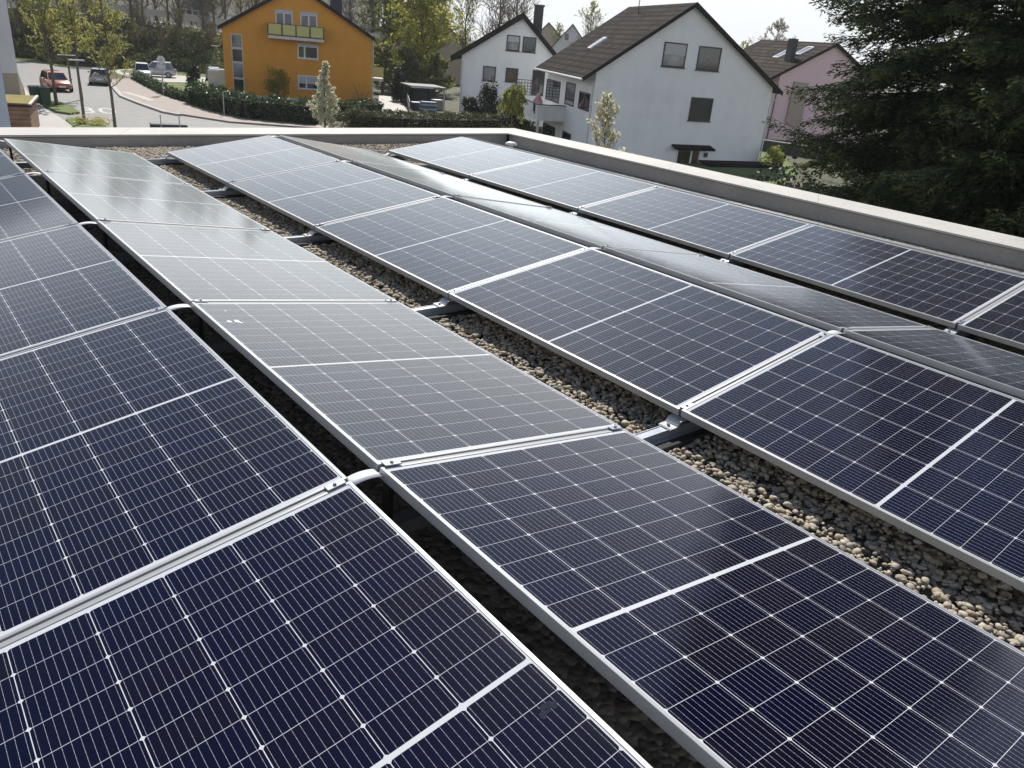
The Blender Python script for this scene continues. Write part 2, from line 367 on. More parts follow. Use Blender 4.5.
def parapet(p0, p1, q0, q1, n, label, seams):
    """p inner edge, q outer edge; rendered upstand with a sheet-metal coping in lengths"""
    root = empty('parapet_wall', label, 'parapet', (p0.x, p0.y, Z_GRAV))
    T = Matrix.Translation((-p0.x, -p0.y, -Z_GRAV)); off = n*.03
    w_ = MB(); ring = [p0+off, p1+off, q1-off, q0-off]
    w_.add([T @ Vector((p.x, p.y, z)) for z in (Z_GRAV-.05, Z_COP-.008) for p in ring], [(0,1,5,4),(1,2,6,5),(2,3,7,6),(3,0,4,7),(4,5,6,7)])
    w_.build('upstand', M_PARA, root)
    c = MB(); L = (p1-p0).length; ss = [0]+seams+[1]
    for a, e in zip(ss[:-1], ss[1:]):
        g0 = .002/L if a > 0 else 0; g1 = .002/L if e < 1 else 0; lo, hi = a+g0, e-g1
        A, B_, C_, D_ = p0.lerp(p1, lo), p0.lerp(p1, hi), q0.lerp(q1, hi), q0.lerp(q1, lo)
        tops = [(A, .0), (B_, .0), (C_, .012), (D_, .012)]
        vs = [T @ Vector((p.x, p.y, Z_COP+h)) for p, h in tops]+[T @ Vector((p.x, p.y, Z_COP-.022)) for p, h in tops]
        c.add(vs, [(0,1,2,3),(1,0,4,5),(2,1,5,6),(3,2,6,7),(0,3,7,4)])
    c.build('coping', M_COPING, root)
    s_ = MB()
    for t in seams:
        d = (p1-p0).normalized()*.022; A, D_ = p0.lerp(p1, t), q0.lerp(q1, t)
        s_.add([T @ Vector((p.x, p.y, Z_COP-.003+(k > 1)*.012)) for k, p in enumerate((A-d, A+d, D_+d, D_-d))], [(0,1,2,3)])
    s_.build('joint_strip', M_DARKTRIM, root)
    fs = MB(); A, B_ = p0+n*.028, p1+n*.028
    fs.add([T @ Vector((p.x, p.y, z)) for z in (Z_COP-.034, Z_COP-.0225) for p in (A, B_)]+[T @ Vector((p.x+n.x*.004, p.y+n.y*.004, z)) for z in (Z_COP-.034, Z_COP-.0225) for p in (A, B_)], [(0,1,3,2),(0,4,5,1)])
    fs.build('drip_flashing', M_DARKTRIM, root)
    return root
def frac(u, v, p0, p1): return (onz(u, v, Z_COP)-p0).dot((p1-p0).normalized())/(p1-p0).length
parapet(inC, inL, outC, outL, nF, 'grey parapet with pale coping along the far roof edge towards the street', [frac(328, 134, inC, inL), frac(118, 134, inC, inL)])
parapet(inC, inR, outC, outR, nR, 'long grey parapet with pale coping along the right roof edge below the spruce', [frac(667, 169.5, inC, inR), frac(817, 202.9, inC, inR)])

# ------------------------------------------------------------------ solar modules
LIP, FH = .0115, .032
def frame_mesh():
    b = MB(); prof = [(0, -FH), (0, -.001), (.001, 0), (LIP-.0006, 0), (LIP, -.0006), (LIP, -.004), (.0022, -.006), (.0022, -.0295), (.028, -.0300), (.028, -FH)]
    rings = []
    for d, z in prof: rings.append([(d, d, z), (PW-d, d, z), (PW-d, PL-d, z), (d, PL-d, z)])
    rings.append(rings[0]); b.loft(rings, cap=False); return b
proto = empty('solar_module', 'x', 'solar panel')
frame_mesh().build('frame', M_ALU, proto)
q = MB(); z = -.0022; e = LIP-.001; q.add([(e,e,z),(PW-e,e,z),(PW-e,PL-e,z),(e,PL-e,z)], [(0,1,2,3)]); q.build('cell_glass', M_CELL, proto)
q = MB(); z = -.0062; q.add([(e,e,z),(PW-e,e,z),(PW-e,PL-e,z),(e,PL-e,z)], [(3,2,1,0)]); q.build('backsheet', M_BACK, proto)
q = MB(); q.box(PW/2-.05, PW/2+.05, PL/2-.03, PL/2+.03, -.024, -.0064); q.build('junction_box', M_RUBBER, proto)
cA, cB, cC, cE = math.cos, .1333, .1497, .143
xB1 = PW*math.cos(.1333); xC0 = xB1+.3087; xC1 = xC0+PW*math.cos(cC); xD0 = xC1+.1243; xD1 = xD0+PW*math.cos(cC)
xE0 = xD1+.2874; xE1 = xE0+PW*math.cos(cE); xF0 = xE1+.095; tF = .185
# name: left edge x, z, tilt (+ falls to the right), y shift, words
ROWS = {
 'A': (-.115-PW*math.cos(.181), -.011-PW*math.sin(.181), -.181, 0, 'leftmost row'),
 'B': (-.008, 0, .1333, .008, 'second row from the left'),
 'C': (xC0, .0328-PW*math.sin(cC), -cC, -.022, 'third row, beyond the gravel strip'),
 'D': (xD0, .0328, cC, -.022, 'shiny fourth row seen edge on'),
 'E': (xE0, .0111-PW*math.sin(cE), -cE, -.0515, 'fifth row by the right parapet'),
 'F': (xF0, .008, tF, -.0515, 'hidden sixth row at the parapet'),
}
POS = {-1: 'nearest the camera', 0: 'second from the camera', 1: 'third from the camera', 2: 'fourth from the camera', 3: 'farthest away at the street parapet'}
first = True; PAN = {}
DUST = {  # (dust film, forward scatter) where a panel is plainly greyer than its neighbours
 ('B', 0): (.036, .010), ('B', 1): (.036, .010), ('B', 2): (.034, .012), ('B', 3): (.034, .014)}
for rn, (x0, z0, t, sh, words) in ROWS.items():
    for i in range(-1, 4):
        o = proto if first else dup(proto)
        first = False; PAN[rn, i] = o
        o.location = (x0, i*PITCH+sh+(PITCH-PL)/2, z0)
        o.rotation_euler = (math.radians(rnd.uniform(-.12, .12)), t, 0)
        d = DUST.get((rn, i), (.0005+.0022*rnd.random(), .0003))
        for ch in o.children: ch.color = (d[0], d[1], {'B': 1.0, 'D': .85}.get(rn, 1.6), 1)
        tag(o, f'solar panel in the {words}, {POS[i]}', 'solar panel', 'solar panels in sloping rows on the flat roof')
def local(rn, i, p):
    x0, z0, t, sh, _ = ROWS[rn]
    return Matrix.Translation((x0, i*PITCH+sh, z0)) @ Matrix.Rotation(t, 4, 'Y') @ Vector(p)
# bird droppings, as the photo shows them on two panels
def blob(parent, spots):
    b = MB()
    for cx, cy, rx, ry in spots:
        n = 14; ring = [(cx+rx*math.cos(k*2*math.pi/n)*(1+.35*rnd.uniform(-1, 1)), cy+ry*math.sin(k*2*math.pi/n)*(1+.35*rnd.uniform(-1, 1)), -.0018) for k in range(n)]
        b.add(ring+[(cx, cy, -.0012)], [(k, (k+1) % n, n) for k in range(n)])
    b.build('bird_dropping', M_DROP, parent)
def panel_xy(rn, i, u, v):                                # where on a module a seen mark lies
    x0, z0, t, sh, _ = ROWS[rn]; M_ = Matrix.Translation((x0, i*PITCH+sh+(PITCH-PL)/2, z0)) @ Matrix.Rotation(t, 4, 'Y')
    n = M_.to_3x3() @ Vector((0,0,1)); d = Vector(ray(u, v)); c = Vector(CAM); k = (M_.translation-c).dot(n)/d.dot(n)
    p = M_.inverted() @ (c+d*k); return p.x, p.y
sp = []
for u, v, r in ((229.5, 321, .010), (237, 320.6, .013), (241, 322, .007), (225.5, 310.3, .005)): x, y = panel_xy('B', 0, u, v); sp.append((x, y, r, r*1.4))
for q_ in sp: blob(PAN['B', 0], [q_])
M_DROP = plain('thin_smear', (.022, .026, .040), .8, .25, 60, spec=.03); sp = []
for u, v, r in ((546, 705, .012), (554, 704, .010), (543, 714, .011), (549, 710, .006)): x, y = panel_xy('A', -1, u, v); sp.append((x, y, r, r*.8))
for q_ in sp: blob(PAN['A', -1], [q_])

# fittings: joint rails, clamps, base rails with pads, ridge brackets
ORD = {0: 'nearest the camera', 1: 'second from the camera', 2: 'third from the camera', 3: 'fourth from the camera', 4: 'at the far end'}
RW = {'A': 'leftmost row', 'B': 'second row', 'C': 'third row', 'D': 'fourth row', 'E': 'fifth row', 'F': 'sixth row'}
jr = None
for rn in 'ABCDEF':
    for i in range(0, 4):
        if jr is None:
            b = MB(); hw = (PITCH-PL)/2
            b.box(.012, PW-.012, -hw+.0006, hw-.0006, -.012, -.005)
            jr = o = b.build('joint_strip_rail', M_STRIP)
        else:
            o = jr.copy(); COL.objects.link(o)
        o.location = local(rn, i, (0, 0, 0)); o.rotation_euler = (0, ROWS[rn][2], 0)
        tag(o, f'slim silver strip between panels of the {RW[rn]}, {ORD[i]}', 'rail', 'silver strips between the panels')
cl = None
for rn in 'ABCDE':
    for i in range(0, 4):
        for s, xx in ((0, .045), (1, PW-.045)):
            ridge = (s == 1) if ROWS[rn][2] < 0 else (s == 0)
            if cl is None:
                cl = empty('panel_clamp', 'x', 'clamp'); b = MB(); b.bevbox(-.030, .030, -.014, .014, .0004, .0048, .0012); b.build('clamp_plate', M_RAIL, cl)
                b = MB(); b.cyl((0, 0), .0065, .0048, .0115, 6); b.build('bolt', M_STEEL, cl); o = cl
            else: o = dup(cl)
            o.location = local(rn, i, (xx, 0, 0)); o.rotation_euler = (0, ROWS[rn][2], 0)
            tag(o, f'small silver clamp on the {"upper" if ridge else "lower"} edge of the {RW[rn]}, {ORD[i]}', 'clamp', 'clamps holding the panels')
def ridge_bracket(xa, za, xb, zb, y, label):
    root = empty('ridge_bracket', label, 'bracket', (xa, y, za), group='arched brackets across the ridge gaps')
    b = MB(); b.smooth = True; n = 12; w2 = .025; top = []; gap = xb-xa
    for k in range(n+1):
        t = k/n; top.append((.001+t*(gap-.002), (zb-za)*t-.011+.009*math.sin(math.pi*t)**.7-.010*t))
    rings = [[(x, -w2, z), (x, w2, z), (x, w2, z-.003), (x, -w2, z-.003)] for x, z in top]; b.loft(rings)
    b.build('arch_strip', M_ARCH, root)
    for x in (-.03, gap+.03):
        b = MB(); b.box(x-.008, x+.008, -.02, .02, Z_GRAV-za+.05, -.036); b.build('support_post', M_RUBBER, root)
    b = MB(); b.box(-.20, gap+.2, -.03, .03, Z_GRAV-za, Z_GRAV-za+.05); b.build('base_rail', M_RAIL, root)
    return root
zAr, zBr = -.011, 0
for i in range(0, 5):
    yy = i*PITCH if i < 4 else i*PITCH-.05
    ridge_bracket(-.115, zAr, -.008, zBr, yy, f'arched white metal strip bridging leftmost and second rows, {ORD[i]}')
    ridge_bracket(xC1, .0328, xD0, .0328, yy-.022, f'arched metal strip bridging third and fourth rows, {ORD[i]}')
    ridge_bracket(xE1, .0111, xF0, .008, yy-.05, f'arched metal strip bridging fifth and sixth rows, {ORD[i]}')
def valley_rail(xa, za, xb, zb, y, label, grp):
    root = empty('base_rail', label, 'mounting rail', (xa, y, Z_GRAV), group=grp); g = xb-xa; H = .058
    b = MB(); b.box(-.25, g+.22, -.021, .021, H-.006, H-.003)
    for s in (-1, 1): b.box(-.25, g+.22, s*.021-.002, s*.021+.002, .022, H)
    b.box(-.25, g+.22, -.045, -.0235, .022, .026); b.build('channel', M_RAIL, root)
    b = MB(); b.bevbox(-.22, g+.2, -.085, .06, .004, .021, .004); b.build('rubber_pad', M_RUBBER, root)
    hz = zb-Z_GRAV                                         # hooked foot that grips the higher frame edge
    b = MB(); w2 = .034
    prof = [(g-.075, H+.001), (g-.07, H+.005), (g-.035, H+.006), (g-.016, hz-.042), (g+.012, hz-.036), (g+.03, hz-.036), (g+.03, hz-.041), (g-.010, hz-.048), (g-.028, H-.0005), (g-.075, H-.0015)]
    rings = [[(x, -w2, zz) for x, zz in prof], [(x, w2, zz) for x, zz in prof]]; b.loft(rings); b.build('foot_bracket', M_ALU, root)
    b = MB(); b.cyl((g-.05, 0), .008, H+.006, H+.016, 6); b.build('bolt', M_STEEL, root)
    return root
for i in range(0, 5):
    yy = i*PITCH if i < 4 else i*PITCH-.03
    valley_rail(xB1, -.1495, xC0, -.135, yy-.015, f'silver rail across the gravel between second and third rows, {ORD[i]}', 'base rails across the gravel strip')
    valley_rail(xD1, -.135, xE0, -.149, yy-.04, f'silver rail foot in the dark gap before the fifth row, {ORD[i]}', 'rail feet in the narrow dark gap')
# a cable sagging in the ridge gap near the camera
b = MB(); b.smooth = True; p0 = Vector((-.105, -.16, -.06)); b.tube([p0, (-.07, -.21, -.11), (-.04, -.20, -.16), (-.03, -.30, -.22), (-.04, -.5, -.25)], .0035, 8)
tag(b.build('solar_cable', M_RUBBER), 'thin dark cable hanging in the ridge gap beside the nearest arched strip', 'cable')

# gravel: rounded pebbles, one mass
def pebbles():
    t = (1+5**.5)/2; ico = np.array([(-1,t,0),(1,t,0),(-1,-t,0),(1,-t,0),(0,-1,t),(0,1,t),(0,-1,-t),(0,1,-t),(t,0,-1),(t,0,1),(-t,0,-1),(-t,0,1)], float)
    F = [(0,11,5),(0,5,1),(0,1,7),(0,7,10),(0,10,11),(1,5,9),(5,11,4),(11,10,2),(10,7,6),(7,1,8),(3,9,4),(3,4,2),(3,2,6),(3,6,8),(3,8,9),(4,9,5),(2,4,11),(6,2,10),(8,6,7),(9,8,1)]
    V = [v/np.linalg.norm(v) for v in ico]; mid = {}; F2 = []
    def mp(a, c):
        k = (min(a, c), max(a, c))
        if k not in mid: p = V[a]+V[c]; mid[k] = len(V); V.append(p/np.linalg.norm(p))
        return mid[k]
    for a, b_, c in F: x, y, z_ = mp(a, b_), mp(b_, c), mp(c, a); F2 += [(a,x,z_),(b_,y,x),(c,z_,y),(x,y,z_)]
    V = np.array(V); F2 = np.array(F2, np.int32)
    areas = [(xB1-.16, xC0+.30, -2.2, 7.0, 1.0), (xB1-.3, xC0+.4, 6.9, 8.6, .8), (-.2, 5.6, 6.95, 8.5, .7), (-.14, .03, -1.9, 7, .8), (xD1-.05, xE0+.12, -.5, 7.1, .55), (-1.6, -.1, 6.9, 8.9, .5)]
    P = []
    for x0, x1, y0, y1, dn in areas:
        n = int((x1-x0)*(y1-y0)*3600*dn); q = np.c_[rng.uniform(x0, x1, n), rng.uniform(y0, y1, n)]; P.append(np.c_[q, Z_GRAV-.012+.022*rng.random(n)])
    P = np.concatenate(P); keep = (P[:,1] < inC.y+(inC.x-P[:,0])*(-dF.y/-dF.x if dF.x else 0)*-1+.06) if False else np.ones(len(P), bool)
    c2 = np.array([inC.x, inC.y]); keep &= ((P[:,:2]-c2) @ np.array([nF.x, nF.y]) < .03) & ((P[:,:2]-c2) @ np.array([nR.x, nR.y]) < .03)
    P = P[keep]; n = len(P); r = .0052+.0105*rng.random(n)**2.1
    A = np.linalg.qr(rng.normal(size=(n, 3, 3)))[0]; A[:,2,:] *= 1
    sc = np.stack([np.ones(n)*1.25, .75+.35*rng.random(n), .5+.3*rng.random(n)], 1)
    ang = rng.uniform(0, 2*np.pi, n); c, s = np.cos(ang), np.sin(ang); tl = rng.normal(0, .35, n)
    Rz = np.zeros((n,3,3)); Rz[:,0,0]=c; Rz[:,0,1]=-s; Rz[:,1,0]=s; Rz[:,1,1]=c; Rz[:,2,2]=1
    Rx = np.zeros((n,3,3)); Rx[:,0,0]=1; Rx[:,1,1]=np.cos(tl); Rx[:,1,2]=-np.sin(tl); Rx[:,2,1]=np.sin(tl); Rx[:,2,2]=np.cos(tl)
    Rm = Rz @ Rx
    lump = 1+.10*rng.normal(size=(n, len(V)))
    X = (V[None]*lump[:,:,None])*(sc*r[:,None])[:,None,:]; X = np.einsum('nij,nkj->nki', Rm, X)+P[:,None,:]
    nv = len(V); fa = (F2[None]+(np.arange(n)*nv)[:,None,None]).reshape(-1)
    me = bpy.data.meshes.new('gravel'); me.vertices.add(n*nv); me.vertices.foreach_set('co', X.astype(np.float32).ravel())
    me.loops.add(len(fa)); me.loops.foreach_set('vertex_index', fa.astype(np.int32)); nf = len(fa)//3
    me.polygons.add(nf); me.polygons.foreach_set('loop_start', np.arange(0, 3*nf, 3, dtype=np.int32)); me.polygons.foreach_set('loop_total', np.full(nf, 3, np.int32))
    me.polygons.foreach_set('use_smooth', np.ones(nf, bool)); me.update(calc_edges=True)
    tag(link('gravel', me, M_GRAVEL), 'rounded beige and grey pebbles covering the flat roof', 'gravel', kind='stuff')
pebbles()
p = onz(511, 145.5, -.17)
r_ = empty('roof_vent', 'round white vent cap on the gravel by the right parapet corner', 'vent', (p.x, p.y, Z_GRAV))
b = MB(); b.smooth = True; prof = [(.03, 0), (.03, .09), (.085, .10), (.09, .115), (.06, .14), (.001, .147)]
b.loft([[(r*math.cos(k*math.pi/10), r*math.sin(k*math.pi/10), z) for k in range(20)] for r, z in prof]); b.build('cap', M_FRAMEW, r_)

# ------------------------------------------------------------------ ground, road, pavements
b = MB(); b.box(-900, 1500, -900, 1500, ZG-.5, ZG-.012); tag(b.build('ground', M_EARTH), kind='structure')
def sheet(name, px, z, mat, thick=0.0, kind='structure'):
    pts = [onz(u, v, ZG) for u, v in px]; b = MB()
    area = sum(pts[i].x*pts[(i+1) % len(pts)].y-pts[(i+1) % len(pts)].x*pts[i].y for i in range(len(pts)))
    if area < 0: pts = pts[::-1]
    b.prism([(p.x, p.y) for p in pts], ZG-.1, ZG+z); return tag(b.build(name, mat), kind=kind)
sheet('road', [(13,60),(40,63),(75,69),(110,71),(106,83),(122,97),(165,113),(230,123),(300,128),(420,136),(520,146),(420,190),(60,190),(20,160),(62,140),(74,128),(60,119),(36,104),(24,88)], 0, M_ASPH)
sheet('pavement', [(108,81),(134,79),(165,97),(200,108.5),(250,118),(300,125),(345,129),(420,133),(420,136),(300,128),(230,123),(165,113),(122,97)], .12, M_PAVE)
sheet('footpath', [(24,88),(36,104),(60,119),(74,128),(62,140),(20,160),(30,120)], .10, M_LOT)
sheet('parking_lot', [(110,71),(134,78.5),(160,82),(195,82.5),(222,81),(222,76),(180,73),(130,68)], .006, M_LOT)
sheet('lawn', [(161,83),(195,83),(222,82),(226,97),(205,97),(180,92)], .03, M_GRASS)
sheet('verge', [(40,104),(50,102),(62,104),(72,108),(80,114),(70,115),(56,113)], .14, M_GRASS)
sheet('verge', [(66,121),(80,120),(104,125),(108,131),(88,134),(74,129)], .14, M_GRASS)
sheet('garden_path', [(378,114),(409,114),(399,98),(379,95)], .012, M_LOT)
sheet('grass_strip', [(17,55),(46,57),(70,66),(74,69),(40,63),(15,60)], .05, M_GRASS)
sheet('grass_strip', [(120,70.5),(150,69.5),(180,72),(226,75.5),(226,78.5),(180,75.5),(150,73),(122,72.5)], .03, M_GRASS)
sheet('garden', [(455,120),(560,120),(600,160),(780,190),(800,170),(770,150),(700,150),(560,112)], .005, M_GRASS)
def strip(name, px, wd, z0, z1, mat):
    pts = [onz(u, v, ZG) for u, v in px]; b = MB()
    L = []; R_ = []
    for i, p in enumerate(pts):
        t = (pts[min(i+1, len(pts)-1)]-pts[max(i-1, 0)]).normalized(); n = Vector((-t.y, t.x, 0))*wd/2; L.append(p+n); R_.append(p-n)
    for i in range(len(pts)-1):
        q = [R_[i], R_[i+1], L[i+1], L[i]]; b.prism([(p.x, p.y) for p in q], ZG+z0, ZG+z1)
    return b.build(name, mat)
tag(strip('kerb', [(108,82),(122,97.3),(140,104.5),(165,113.3),(180,116)], .34, -.05, .15, M_KERB), kind='structure')
tag(strip('path_edging', [(124,93.5),(140,98),(152,102.5)], .7, 0, .135, M_LOT), kind='structure')
cu = bpy.data.curves.new('t', 'FONT'); cu.body = '30'; cu.size = 2.6; to = bpy.data.objects.new('t', cu); COL.objects.link(to)
bpy.context.view_layer.update(); me = bpy.data.meshes.new_from_object(to.evaluated_get(bpy.context.evaluated_depsgraph_get())); bpy.data.objects.remove(to)
p = onz(82, 112); o = link('speed_marking', me, M_PAINT); o.location = (p.x-.3, p.y-.5, ZG+.006); o.rotation_euler = (0, 0, math.radians(-8)); o.scale = (1, 2.0, 1)
tag(o, 'white number 30 painted on the asphalt street', 'road marking')
# ------------------------------------------------------------------ houses
class House:
    """local axes: x along the gable, y into depth (sheared by k), z up; origin at the left ground corner of the gable"""
    def __init__(s, name, label, P0, a, k=0.0, cat='house', group=None):
        s.P0 = P0; s.a = a.normalized(); s.n = Vector((-s.a.y, s.a.x, 0)); s.k = k
        if s.n.dot(P0-Vector(CAM)) < 0: s.n = -s.n
        s.root = empty(name, label, cat, P0, math.atan2(s.a.y, s.a.x), group)
    def loc(s, p): d = Vector(p)-s.P0; return Vector((d.dot(s.a), d.dot(s.n), d.z))
    def front(s, u, v, y=0.0):                             # seen point on the plane local y
        d = Vector(ray(u, v)); c = Vector(CAM); t = (s.P0+s.n*y-c).dot(s.n)/d.dot(s.n); return s.loc(c+d*t)
    def side(s, u, v, x=0.0):                              # seen point on the wall plane through local x, running along the depth
        dirv = s.n+s.a*s.k; nn = dirv.cross(Vector((0,0,1))); d = Vector(ray(u, v)); c = Vector(CAM)
        t = (s.P0+s.a*x-c).dot(nn)/d.dot(nn); return s.loc(c+d*t)
    def sh(s, x, y, z): return (x+s.k*y, y, z)
    def gable(s, poly, d, mat, y0=0.0):                    # poly (x,z) counter-clockwise seen from the front
        b = MB(); n = len(poly)
        b.add([s.sh(x, y0, z) for x, z in poly]+[s.sh(x, d, z) for x, z in poly],
              [tuple(range(n)), tuple(range(n, 2*n))[::-1]]+[(i, n+i, n+(i+1) % n, (i+1) % n) for i in range(n)])
        return b.build('wall', mat, s.root)
    def roof(s, L, A, R, y0, y1, th, mat, trim=None):
        b = MB(); off = th
        prof = [L, A, R]
        for (x0, z0), (x1, z1) in ((L, A), (A, R)):
            b.add([s.sh(x0,y0,z0), s.sh(x1,y0,z1), s.sh(x1,y1,z1), s.sh(x0,y1,z0), s.sh(x0,y0,z0-off), s.sh(x1,y0,z1-off), s.sh(x1,y1,z1-off), s.sh(x0,y1,z0-off)],
                  [(0,1,2,3),(7,6,5,4),(3,2,6,7),(0,3,7,4),(1,5,6,2),(0,4,5,1)])
        r = b.build('roof', mat, s.root)
        if trim:
            b = MB()
            for (x0, z0), (x1, z1) in ((L, A), (A, R)):
                b.add([s.sh(x0,y0-.03,z0+.03), s.sh(x1,y0-.03,z1+.03), s.sh(x1,y0-.03,z1-off-.1), s.sh(x0,y0-.03,z0-off-.1), s.sh(x0,y0-.003,z0+.03), s.sh(x1,y0-.003,z1+.03), s.sh(x1,y0-.003,z1-off-.1), s.sh(x0,y0-.003,z0-off-.1)],
                      [(0,3,2,1),(4,5,6,7),(0,1,5,4),(2,3,7,6)])
            b.build('verge_board', trim, s.root)
        return r
    def M_front(s): return Matrix.Identity(4)
    def M_side(s, x=0.0):                                  # window axes on the left wall, outward = local -x
        q = Vector((s.k, 1, 0)).normalized(); e = Vector((0,0,1)); X = -q; Y = Vector((q.y, -q.x, 0))
        m_ = Matrix.Identity(4)
        for i in range(3): m_[i][0], m_[i][1], m_[i][2] = X[i], Y[i], e[i]
        m_[0][3] = x; return m_
    def window(s, x0, x1, z0, z1, fm, gm, M=None, bars=(), blind=0.0, sill=None, fw=.09, name='window', handle=False):
        M = M or Matrix.Identity(4); b = MB()
        b.box(x0-.0, x0+fw, -.045, .02, z0, z1, M); b.box(x1-fw, x1, -.045, .02, z0, z1, M)
        b.box(x0+fw, x1-fw, -.045, .02, z1-fw, z1, M); b.box(x0+fw, x1-fw, -.045, .02, z0, z0+fw, M)
        for t in bars: xm = x0+(x1-x0)*t; b.box(xm-fw*.6, xm+fw*.6, -.043, .02, z0+fw, z1-fw, M)
        f = b.build(name, fm, s.root)
        b = MB(); b.box(x0+fw, x1-fw, -.018, -.004, z0+fw, z1-fw, M); b.build('pane', gm, f)
        if blind:
            b = MB(); zb = z1-fw-(z1-z0-2*fw)*blind; b.box(x0+fw, x1-fw, -.036, -.02, zb, z1-fw, M); b.build('blind', M_BLIND, f)
        if sill:
            b = MB(); b.box(x0-.06, x1+.06, -.12, .02, z0-.06, z0-.003, M); b.build('sill', sill, f)
        return f
    def px_window(s, u0, v0, u1, v1, fm, gm, **kw):
        a, c = s.front(u0, v0), s.front(u1, v1); e, g_ = s.front(u0, v1), s.front(u1, v0)
        return s.window((a.x+e.x)/2, (c.x+g_.x)/2, (c.z+e.z)/2, (a.z+g_.z)/2, fm, gm, **kw)

# orange house
P0 = onz(226, 96.5); Q = onz(372, 106); H = House('orange_house', 'orange rendered gabled house with yellow balcony panels behind the hedge', P0, Q-P0, .0)
wl = H.front(372, 80).x
yv = -.5; Lp, Rp, Ap = H.front(217.5, 26, yv), H.front(375.5, 38.5, yv), H.front(297, -17, yv)
def onroof(x, L, A, R):
    return L.z+(A.z-L.z)*(x-L.x)/(A.x-L.x) if x < A.x else R.z+(A.z-R.z)*(x-R.x)/(A.x-R.x)
H.gable([(0, -1.2), (wl, -1.2), (wl, onroof(wl, Lp, Ap, Rp)-.25), (Ap.x, Ap.z-.25), (0, onroof(0, Lp, Ap, Rp)-.25)], 11, M_ORANGE)
H.roof((Lp.x, Lp.z), (Ap.x, Ap.z), (Rp.x, Rp.z), yv, 11.5, .22, M_TILE2, M_WOODDK)
b = MB(); b.box(-.02, wl+.02, -.02, .5, -1.2, .28); b.build('plinth', M_SLAB, H.root)
for u0, v0, u1, v1 in ((275.5, 12.2, 292.8, 34), (300.3, 14.6, 317.3, 36)):
    H.px_window(u0, v0, u1, v1, M_FRAMEW, M_GLASS, bars=(.5,), name='balcony_door', fw=.11)
    a = H.front(u0, v0); c = H.front(u1, v0); b = MB(); b.box(a.x-.05, c.x+.05, -.06, .02, a.z+.005, a.z+.28); b.build('shutter_box', M_BLIND, H.root)
H.px_window(297.6, 46, 318.2, 59, M_FRAMEW, M_GLASS, bars=(.34,), sill=M_SLAB, fw=.11)
a = H.front(297.6, 46); c = H.front(318.2, 46); b = MB(); b.box(a.x-.03, c.x+.03, -.05, .02, a.z-.03+.05, a.z+.26); b.build('shutter_box', M_BLIND, H.root)
H.px_window(298, 75.5, 318, 89.3, M_FRAMEW, M_GLASS, bars=(.42,), blind=.62, sill=M_SLAB, fw=.11)
a, c = H.front(230.5, 33), H.front(237.5, 95); xs0, xs1, zt = a.x, a.x+1.0, a.z
zz = [zt]+[H.front(234, v).z for v in (48, 62, 78, 94)]
for k in range(4): H.window(xs0, xs1, zz[k+1]+.02, zz[k]-.02, M_METALLT, (M_GLASSC if k % 2 == 0 else M_GLASS), fw=.07, name='stair_window')
a, c = H.front(267.5, 22.4, -1.3), H.front(323.8, 36.4, -1.3); zb0, zb1 = H.front(267.5, 34.5, -1.3).z, a.z
b = MB(); b.box(a.x, c.x, -1.35, -.01, zb0-.28, zb0-.03); b.build('balcony_slab', M_SLAB, H.root)
n = 4
for k in range(n):
    xa, xb = a.x+(c.x-a.x)*k/n+.07, a.x+(c.x-a.x)*(k+1)/n-.07
    b = MB(); b.box(xa, xb, -1.30, -1.27, zb0+.08, zb1-.06); b.build('balcony_panel', M_BALC, H.root)
b = MB(); b.box(a.x, c.x, -1.33, -1.26, zb1-.05, zb1)
for k in range(n+1): xm = a.x+(c.x-a.x)*k/n; b.box(xm-.05, xm+.05, -1.325, -1.265, zb0-.05, zb1-.05)
for xx in (a.x-.02, c.x-.02): b.box(xx, xx+.04, -1.26, -.02, zb1-.05, zb1); b.box(xx, xx+.03, -1.26, -.02, zb0+.06, zb1-.05)
b.build('balcony_railing', M_METALDK, H.root)
b = MB(); b.tube([(wl+.08, -.08, .1), (wl+.08, -.08, Rp.z-.4), (Rp.x-.1, -.08, Rp.z-.15)], .06, 8); b.build('downpipe', M_METALLT, H.root)
xw = wl+.1; b = MB(); b.box(xw, xw+1.3, 2.2, 6, H.front(374, 78, 2.2).z-.25, H.front(374, 78, 2.2).z); b.build('side_balcony_slab', M_SLAB, H.root)
z_ = H.front(374, 78, 2.2).z
b = MB(); b.box(xw, xw+1.3, 2.15, 2.19, z_+.08, z_+1.05); b.build('side_balcony_panel', M_BALC, H.root)
a = H.front(336, 8, 4.0); b = MB(); b.box(a.x-.55, a.x+.55, 3.5, 4.4, a.z-1.5, a.z+1.6); b.build('chimney', M_CHIM, H.root)
a = H.front(351, 16, 3); b = MB(); b.tube([(a.x, 3, a.z-.6), (a.x, 3, a.z+2.6)], .05, 6); b.box(a.x-.5, a.x+.5, 2.98, 3.02, a.z+2.0, a.z+2.05); b.build('aerial', M_METALDK, H.root)

